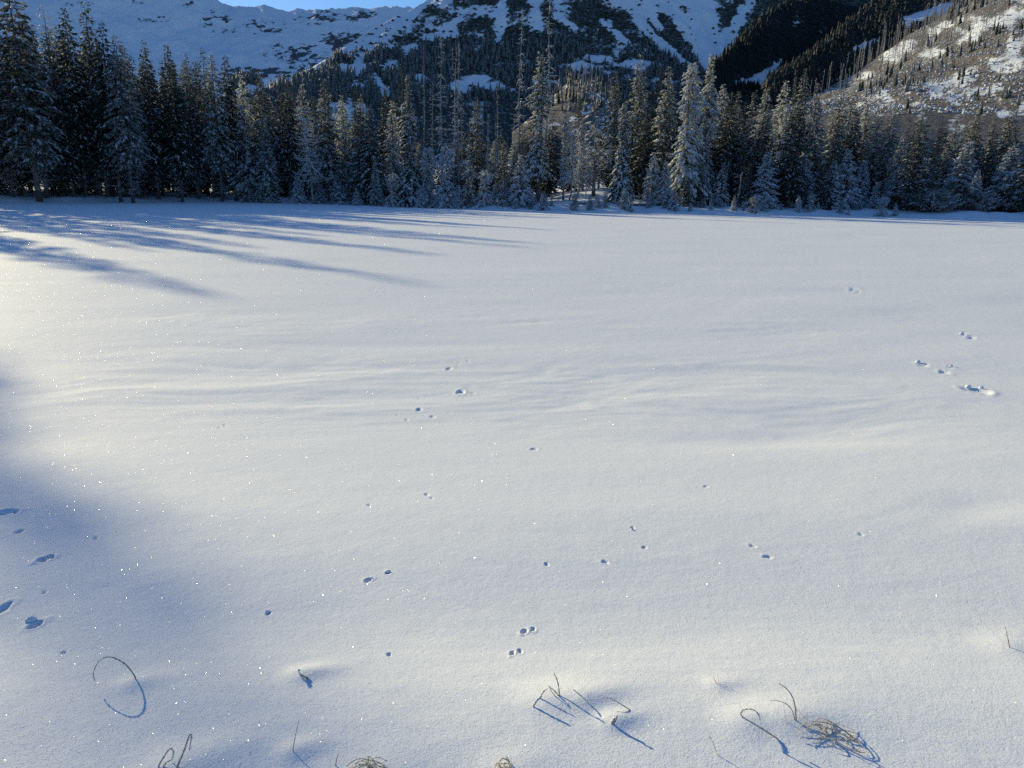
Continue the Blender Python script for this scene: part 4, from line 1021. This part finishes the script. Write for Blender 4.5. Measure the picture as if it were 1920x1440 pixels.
# ------------------------------------------------------------------ far trees
def far_spruce(rng, H=12.0, R=2.2):
    V = []; T = []
    tiers = 6; n = 8
    for t in range(tiers):
        z0 = H * (0.04 + 0.9 * t / tiers); z1 = min(H, z0 + H * (0.34 if t < tiers - 1 else .2))
        r = R * (1 - t / tiers) ** 0.85 * (0.85 + .3 * rng.random())
        b = len(V); a0 = rng.random() * 6
        for k in range(n):
            rr = r * (1.15 if k % 2 else 0.55) * (0.8 + .4 * rng.random()); a = a0 + k * 2 * pi / n
            V.append((rr * cos(a), rr * sin(a), z0 + (0 if k % 2 else .04 * H) - .02 * H * rng.random()))
        V.append((0, 0, z1))
        for k in range(n): T.append((b + k, b + (k + 1) % n, b + n))
    return np.array(V), np.array(T)
def far_snag(rng, H=13.0):
    A = Acc(); n = 5
    A.add(*tube_np(np.stack([np.cumsum(rng.normal(size=n)) * .08, np.cumsum(rng.normal(size=n)) * .08, np.linspace(-1, H, n)], 1), np.linspace(.17, .04, n), 5))
    for i in range(14):
        z = H * (.3 + .68 * rng.random()); a = rng.random() * 6.28; l = .35 + .6 * rng.random()
        A.add(*tube_np(np.array([[0, 0, z], [cos(a) * l, sin(a) * l, z - .25 * l]]), [.05, .02], 3))
    return A
r2 = np.random.default_rng(5)
FS = [far_spruce(r2) for _ in range(5)]
def far_wood(mt, n, dens, hmin, hmax, name, lab, mat=M_DARKN):
    P, px, py = mt.scatter(n, dens, r2); A = Acc()
    for p in P:
        V, T = FS[r2.integers(5)]; s = r2.uniform(hmin, hmax) / 12; a = r2.random() * 6.28
        W = V * s; W[:, 0], W[:, 1] = W[:, 0] * cos(a) - W[:, 1] * sin(a), W[:, 0] * sin(a) + W[:, 1] * cos(a)
        A.add(W + p - [0, 0, .4], T)
    o = link(name, A.mesh(name, mat)); tag(o, lab, None, None, 'stuff'); return len(P)
def scrub(mt, n, dens, w0, w1, name, lab, mat=M_SCRUB):
    P, px, py = mt.scatter(n, dens, r2); A = Acc()
    for p in P:
        w = r2.uniform(w0, w1); h = w * r2.uniform(.22, .4); k = 6; a = np.arange(k) * 2 * pi / k + r2.random() * 6
        rr = w * .5 * r2.uniform(.6, 1.15, k)
        V = np.vstack([np.stack([rr * np.cos(a), rr * np.sin(a) * .8, r2.uniform(-.3, .25, k) * h], 1), np.stack([.6 * rr * np.cos(a + .4), .5 * rr * np.sin(a + .4), h * r2.uniform(.6, 1.1, k)], 1), [[0, 0, h]]])
        T = []
        for j in range(k):
            q = (j + 1) % k; T += [(j, q, k + q), (j, k + q, k + j), (k + j, k + q, 2 * k)]
        A.add(V + p, np.array(T))
    o = link(name, A.mesh(name, mat)); tag(o, lab, None, None, 'stuff'); return len(P)
vis = lambda px, py: (px > -40) & (px < 1960) & (py > -60)
nb = lambda px, py, s: vnoise(px * s, py * s, 3)
n1 = far_wood(central, 26000, lambda px, py, c: vis(px, py) * sstep(55, 95, py + 40 * (nb(px, py, .03) - .5)) * sstep(.46, .66, c) * .36, 5, 10, 'far_forest', 'dark spruce forest on the foot of the central mountain')
n2 = scrub(central, 42000, lambda px, py, c: vis(px, py) * (.04 + sstep(.40, .62, c)) * (1 - .8 * sstep(95, 125, py)) * .5, 2.0, 6.0, 'dwarf_pine_scrub', 'patches of dwarf pine scrub between the gullies of the central mountain')
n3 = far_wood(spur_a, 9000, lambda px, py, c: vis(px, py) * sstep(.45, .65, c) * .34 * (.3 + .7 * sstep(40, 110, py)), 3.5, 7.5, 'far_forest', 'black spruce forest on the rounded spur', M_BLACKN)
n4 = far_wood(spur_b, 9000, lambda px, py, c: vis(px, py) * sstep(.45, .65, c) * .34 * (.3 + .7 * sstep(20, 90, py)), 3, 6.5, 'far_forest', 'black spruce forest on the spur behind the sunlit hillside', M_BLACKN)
n5 = scrub(spur_a, 9000, lambda px, py, c: vis(px, py) * sstep(.4, .6, c) * .5, 3, 6, 'dwarf_pine_scrub', 'dwarf pine scrub on the crown of the rounded spur', M_BLACKN)
n6 = scrub(spur_b, 9000, lambda px, py, c: vis(px, py) * sstep(.4, .6, c) * .4, 2.5, 5, 'dwarf_pine_scrub', 'dwarf pine scrub on the spur behind the sunlit hillside', M_BLACKN)
print('far', n1, n2, n3, n4, n5, n6)
# trees one can tell apart on the sunlit hillside and the knoll
FSM = [mesh_np('far_spruce', *FS[i], M_DARKN) for i in range(5)]
FNM = [far_snag(r2).mesh('far_snag', M_DEAD, True) for i in range(4)]
SPB = [(1640, 165, 1760, 120, 14), (1760, 120, 1880, 60, 14), (1700, 150, 1800, 120, 12), (1790, 25, 1900, -20, 20), (1800, 150, 1880, 110, 16), (1850, 195, 1930, 155, 22), (1620, 180, 1720, 160, 12), (1870, 90, 1930, 50, 10)]
SNB = [(1590, 150, 1700, 75, 16), (1700, 75, 1800, 22, 18), (1690, 105, 1850, 40, 16), (1860, 200, 1925, 165, 20), (1740, 150, 1800, 130, 12)]
def band(px, py, B): 
    m = 0
    for (x0, y0, x1, y1, w) in B: m = np.maximum(m, np.exp(-(seg_d(px, py, x0, y0, x1, y1) / w) ** 2))
    return m
def stand(mt, n, dens, meshes, hr, name, lab, grp, most, H0):
    P, px, py = mt.scatter(n, dens, r2)
    for p in P[:most]:
        o = link(name, meshes[r2.integers(len(meshes))]); h = r2.uniform(*hr) * p[1] / F / H0
        o.location = p - np.array([0, 0, .3]); o.scale = (h * r2.uniform(.85, 1.15),) * 2 + (h,); o.rotation_euler = (r2.normal() * .03, r2.normal() * .03, r2.random() * 6.28)
        tag(o, lab, 'tree', grp)
    return len(P)
h1 = stand(hill, 7200, lambda px, py, c: vis(px, py) * (py < 215) * (band(px, py, SPB) ** 1.5 * .20 + .008), FSM, (13, 26), 'hillside_spruce', 'small dark spruce in the bands across the sunlit right hillside', 'spruces on the sunlit right hillside', 290, 12.)
h2 = stand(hill, 6000, lambda px, py, c: vis(px, py) * (py < 200) * (band(px, py, SNB) ** 1.5 * .32 + .05), FNM, (28, 54), 'dead_tree', 'thin bare dead trunk standing on the sunlit right hillside', 'dead trunks on the sunlit right hillside', 260, 13.)
h3 = stand(knoll, 1400, lambda px, py, c: vis(px, py) * (py < 200) * .16, FNM, (22, 44), 'dead_tree', 'thin bare dead trunk on the low knoll behind the middle trees', 'dead trunks on the knoll', 100, 13.)
h4 = stand(knoll, 1400, lambda px, py, c: vis(px, py) * (py < 210) * (.06 + .12 * sstep(140, 165, py)), FSM, (14, 28), 'hillside_spruce', 'small dark spruce on the low knoll behind the middle trees', 'spruces on the knoll', 80, 12.)
h5 = scrub(hill, 20000, lambda px, py, c: vis(px, py) * (py < 215) * (.25 + .5 * sstep(.35, .65, c)), .4, 1.2, 'hillside_brush', 'low brush and dead branches scattered over the sunlit hillside', M_BRUSHW)
print('hill', h5, h1, h2, h3, h4)

# ------------------------------------------------------------------ dry grass, stubs and snow clods in the foreground
def make_straw():
    mt, t, p, out = new_mat('dry_grass'); L = t.links.new
    geo = t.nodes.new('ShaderNodeNewGeometry'); n = noise_node(t, geo.outputs['Position'], 60, 3)
    r = ramp(t, n.outputs[0], [(0.3, (0.58, 0.51, 0.38)), (0.7, (0.86, 0.80, 0.68))]); L(r.outputs[0], p.inputs['Base Color']); p.inputs['Roughness'].default_value = 0.6
    tl = t.nodes.new('ShaderNodeBsdfTranslucent'); L(r.outputs[0], tl.inputs[0]); ms = t.nodes.new('ShaderNodeMixShader'); ms.inputs[0].default_value = 0.6
    L(p.outputs[0], ms.inputs[1]); L(tl.outputs[0], ms.inputs[2]); L(ms.outputs[0], out.inputs[0])
    return mt
M_STRAW = make_straw()
_d2, _t2, _p2, _o2 = new_mat('dark_dry_stem'); M_STEM = _d2
_g = _t2.nodes.new('ShaderNodeNewGeometry'); _n = noise_node(_t2, _g.outputs['Position'], 80, 3); _r = ramp(_t2, _n.outputs[0], [(0.35, (0.20, 0.165, 0.12)), (0.7, (0.56, 0.49, 0.38))]); _t2.links.new(_r.outputs[0], _p2.inputs['Base Color'])
_d3, _t3, _p3, _o3 = new_mat('hoar_frost'); M_HOAR = _d3
_p3.inputs['Base Color'].default_value = (0.88, 0.90, 0.92, 1); _p3.inputs['Roughness'].default_value = 0.35
_g = _t3.nodes.new('ShaderNodeNewGeometry'); _n = noise_node(_t3, _g.outputs['Position'], 300, 2); _b = nd(_t3, 'ShaderNodeBump', Strength=.8, Distance=.003); _t3.links.new(_n.outputs[0], _b.inputs['Height']); _t3.links.new(_b.outputs[0], _p3.inputs['Normal'])

def frost_on(q, dens, size):
    A = Acc(); seg = np.diff(q, axis=0); l = np.linalg.norm(seg, axis=1); n = int(l.sum() * dens)
    cum = np.concatenate([[0], np.cumsum(l)])
    for u in r2.random(n) * cum[-1]:
        k = min(len(l) - 1, np.searchsorted(cum, u) - 1); k = max(k, 0); p = q[k] + seg[k] * ((u - cum[k]) / (l[k] + 1e-9))
        s = size * r2.uniform(.5, 1.4); d = r2.normal(size=(4, 3)); d /= np.linalg.norm(d, axis=1)[:, None]
        A.add(p + d * s, np.array([[0, 1, 2], [0, 2, 3], [0, 3, 1], [1, 3, 2]]))
    return A if n > 0 else None
def smooth_line(P, n=22):
    P = np.asarray(P, float); m = len(P)
    if m < 3: return P[0] + (P[-1] - P[0]) * np.linspace(0, 1, 6)[:, None]
    out = []
    E = np.vstack([2 * P[0] - P[1], P, 2 * P[-1] - P[-2]])
    for i in range(1, m):
        p0, p1, p2, p3 = E[i - 1], E[i], E[i + 1], E[i + 2]
        for u in np.linspace(0, 1, max(3, n // (m - 1)), endpoint=False):
            out.append(.5 * ((2 * p1) + (-p0 + p2) * u + (2 * p0 - 5 * p1 + 4 * p2 - p3) * u * u + (-p0 + 3 * p1 - 3 * p2 + p3) * u ** 3))
    out.append(P[-1]); return np.array(out)
def grass(name, cat, lab, base, blades):
    """blades: (px polyline, thickness mm, material, frost per m, lean back/forward per m of height)"""
    G = hit_ground(*base); e = empty(name, G); tag(e, lab, cat, 'dry plants poking through the foreground snow')
    nrm = np.array([G[0], G[1], 0]); nrm /= np.linalg.norm(nrm)
    for (line, th, mat, fr, ln) in blades:
        g0 = hit_ground(*line[0]) if abs(line[0][1] - base[1]) > 2 or abs(line[0][0] - base[0]) > 2 else G
        P = []
        for (x, y) in line:
            d = ray(x, y); t = ((g0 - CAMP) @ nrm) / (d @ nrm); p = CAMP + d * t
            hgt = p[2] - g0[2]
            # shift in depth along the view ray so that the outline keeps while the blade leans
            t2 = t * (1 + ln * hgt / max(t, .1)); P.append(CAMP + d * t2)
        q = smooth_line(P); q[0, 2] -= 0.015
        q[:, 2] = np.maximum(q[:, 2], ground_base(q[:, 0], q[:, 1]) - 0.012)
        q = q - G
        r = th * .0011 * (1 - .6 * np.linspace(0, 1, len(q)))
        A = Acc(); A.add(*tube_np(q, r, 6)); b = link('blade', A.mesh('blade', mat, True), e)
        if fr:
            f = frost_on(q, fr * 1.6, th * .0016)
            if f: link('frost', f.mesh('frost', M_HOAR), b)['kind'] = 'stuff'
    return e
S, D = M_STRAW, M_STEM
grass('dry_grass', 'grass', 'single stem bent into a loop, alone in the lower left', (258, 1277), [([(256, 1274), (246, 1258), (233, 1244), (216, 1234), (201, 1232), (188, 1237), (179, 1250), (175, 1264), (178, 1277)], 2.2, D, 420, .3)])
grass('dry_grass', 'grass', 'two dark folded stems at the lower edge, left', (334, 1437), [([(331, 1440), (345, 1408), (355, 1379), (359, 1381), (355, 1408)], 2.8, D, 120, .2), ([(295, 1440), (309, 1416), (319, 1404), (325, 1410), (322, 1426)], 2.2, D, 500, .3), ([(305, 1438), (314, 1428), (322, 1424)], 2.0, D, 500, .1)])
grass('dry_grass', 'grass', 'thin straight upright stem left of centre near the lower edge', (549, 1408), [([(549, 1408), (553, 1384), (562, 1345)], 1.5, D, 60, .2)])
grass('dry_grass', 'grass', 'short thin straight stem beside the straw at the lower edge', (629, 1436), [([(629, 1437), (632, 1421), (635, 1413)], 1.7, D, 40, .1)])
grass('dry_grass', 'grass', 'tiny dark stub with a cap of frost left of centre', (564, 1266), [([(566, 1268), (561, 1262), (560, 1255)], 2.6, D, 900, .1), ([(578, 1272), (570, 1268), (563, 1264)], 3.4, S, 500, .1)])
grass('dry_grass', 'grass', 'frosted tuft with one upright stem, right of centre', (1048, 1304), [([(1049, 1304), (1047, 1286), (1043, 1271), (1038, 1262)], 2.3, D, 300, .3), ([(1048, 1305), (1038, 1294), (1028, 1287)], 1.8, D, 400, .2), ([(1040, 1304), (1034, 1296), (1031, 1290)], 1.6, D, 300, .1),
    ([(1013, 1310), (1016, 1300), (1026, 1291)], 2.0, S, 1200, .2), ([(999, 1325), (1006, 1314), (1014, 1306)], 2.4, S, 2200, .1), ([(1050, 1305), (1030, 1308), (1014, 1313)], 1.8, S, 600, .05)])
grass('dry_grass', 'grass', 'slanted thin frosted blade just right of the frosted tuft', (1102, 1317), [([(1102, 1317), (1090, 1305), (1074, 1292)], 1.7, S, 600, .3)])
grass('dry_grass', 'grass', 'arching thin blade right of the slanted one, tip down to the right', (1183, 1332), [([(1184, 1333), (1162, 1319), (1145, 1310), (1128, 1307)], 1.7, D, 160, .5)])
grass('dry_grass', 'grass', 'small frosted stub casting a long straight shadow, lower centre right', (1147, 1356), [([(1147, 1357), (1150, 1348), (1156, 1345)], 3.0, S, 1800, .0), ([(1150, 1358), (1155, 1349), (1157, 1341)], 2.2, S, 1200, .0)])
grass('dry_grass', 'grass', 'tiny thin twin stems alone right of centre', (1344, 1282), [([(1344, 1282), (1340, 1275), (1337, 1268)], 1.4, D, 100, .2), ([(1348, 1281), (1347, 1272), (1345, 1264)], 1.0, S, 100, .2)])
grass('dry_grass', 'grass', 'two curved stems bending left above the straw tangle', (1493, 1352), [([(1493, 1353), (1491, 1327), (1487, 1310), (1479, 1296), (1468, 1286), (1460, 1281)], 2.5, D, 120, .3), ([(1491, 1350), (1484, 1330), (1473, 1319), (1458, 1314), (1444, 1313)], 1.6, D, 100, .4), ([(1473, 1352), (1471, 1335), (1469, 1319)], .9, S, 60, .2), ([(1514, 1349), (1503, 1339), (1492, 1326)], .9, S, 60, .2)])
grass('dry_grass', 'grass', 'frosted blade bent into a hairpin left of the straw tangle', (1462, 1388), [([(1463, 1389), (1445, 1377), (1425, 1364), (1405, 1352), (1392, 1344), (1389, 1336), (1397, 1330), (1411, 1330), (1421, 1338), (1425, 1350)], 2.1, S, 900, .1)])
grass('dry_grass', 'grass', 'dark stem leaning at the right edge of the photo', (1893, 1214), [([(1893, 1215), (1889, 1194), (1884, 1175)], 2.1, D, 150, .2)])
grass('dry_grass', 'grass', 'faint pale blade at the lower edge left of the straw tangle', (1346, 1416), [([(1346, 1417), (1340, 1402), (1336, 1390), (1329, 1380)], 1.3, S, 500, .2)])
grass('dry_grass', 'grass', 'short curled stem at the lower edge, centre', (955, 1436), [([(957, 1439), (955, 1428), (949, 1418)], 1.8, D, 200, .2)])
def tangle(lab, px, py, rx, ry, n, rad, hgt):
    G = hit_ground(px, py); e = empty('straw_tangle', G); tag(e, lab, 'grass', 'straw tangles in the foreground snow')
    dist = np.linalg.norm(G - CAMP); sx = rx / F * dist; sy = ry / F * dist / ((CAM_Z - G[2]) / dist)
    for i in range(n):
        a = r2.random() * 6.28; b = a + r2.uniform(1.2, 3.6); p0 = np.array([cos(a) * sx, sin(a) * sy]) * r2.uniform(.3, 1); p1 = np.array([cos(b) * sx, sin(b) * sy]) * r2.uniform(.4, 1.05)
        s = np.linspace(0, 1, 9); bow = r2.normal() * .22 * sx; m = np.stack([p0[0] + (p1[0] - p0[0]) * s - bow * np.sin(s * pi) * .6, p0[1] + (p1[1] - p0[1]) * s + bow * np.sin(s * pi)], 1)
        z = ground_base(G[0] + m[:, 0], G[1] + m[:, 1]) - G[2] + hgt * r2.uniform(.1, 1.0) * np.sin(s * pi * r2.uniform(.7, 1.0)) + r2.uniform(-.006, .008)
        q = np.column_stack([m, z]); A = Acc(); A.add(*tube_np(q, rad * r2.uniform(.7, 1.2) * (1 - .5 * s), 5)); bl = link('blade', A.mesh('blade', M_STRAW if r2.random() < .95 else M_STEM, True), e)
        f = frost_on(q, 420, rad * 1.3)
        if f: link('frost', f.mesh('frost', M_HOAR), bl)['kind'] = 'stuff'
    return e
tangle('big pale tangle of frosted straw lower right', 1556, 1376, 62, 20, 20, .0017, .024)
tangle('brown straw tangle half cut by the lower edge, left of centre', 688, 1442, 46, 10, 13, .0019, .03)
tangle('scrap of straw at the lower edge right of centre', 945, 1440, 24, 9, 8, .0022, .03)

def clod(px, py, wpx, hpx, lab, seed):
    G = hit_ground(px, py); dist = np.linalg.norm(G - CAMP); w = wpx * .34 * dist / F; h = hpx * .36 * dist / F
    rg = np.random.default_rng(seed); nu, nv = 20, 12
    u = np.linspace(0, 2 * pi, nu, endpoint=False); v = np.linspace(-.5 * pi, .5 * pi, nv)
    V = []
    for vv in v:
        for uu in u:
            d = np.array([cos(vv) * cos(uu), cos(vv) * sin(uu), sin(vv)])
            k = 1 + .35 * float(fbm(d[0] * 1.7 + seed, d[1] * 1.7 + d[2] * 1.3, seed, 3))
            V.append(d * k * np.array([w, w * .8, h]))
    V = np.array(V); T = []
    for i in range(nv - 1):
        for j in range(nu): T.append((i * nu + j, i * nu + (j + 1) % nu, (i + 1) * nu + (j + 1) % nu, (i + 1) * nu + j))
    o = link('snow_clod', mesh_np('snow_clod', V, np.array(T), M_FIELD, True), loc=G + np.array([0, 0, h * .35])); tag(o, lab, 'snow clod', 'clods of snow kicked up by the tracks')
for i, (px, py, w, h, lab) in enumerate([(1803, 627, 10, 7, 'small snow clod, farthest of the clods on the right'), (1721, 680, 11, 9, 'snow clod at the left of the right-hand tracks'), (1783, 687, 8, 6, 'tiny snow clod beside the middle right-hand track'), (1815, 727, 14, 9, 'snow clod at the left end of the largest track'), (1840, 729, 11, 9, 'snow clod at the right end of the largest track'),
        (58, 1163, 24, 12, 'frosty snow clod above a dark hole at the left edge'), (727, 1072, 13, 7, 'snow crumb beside the slot-shaped track left of centre'), (995, 1182, 10, 6, 'snow crumb at the paired tracks, centre'), (500, 1147, 9, 6, 'single small snow crumb left of centre'), (1185, 993, 8, 5, 'snow crumb at the small double track right of centre')]):
    clod(px, py, w, h, lab, 600 + i)
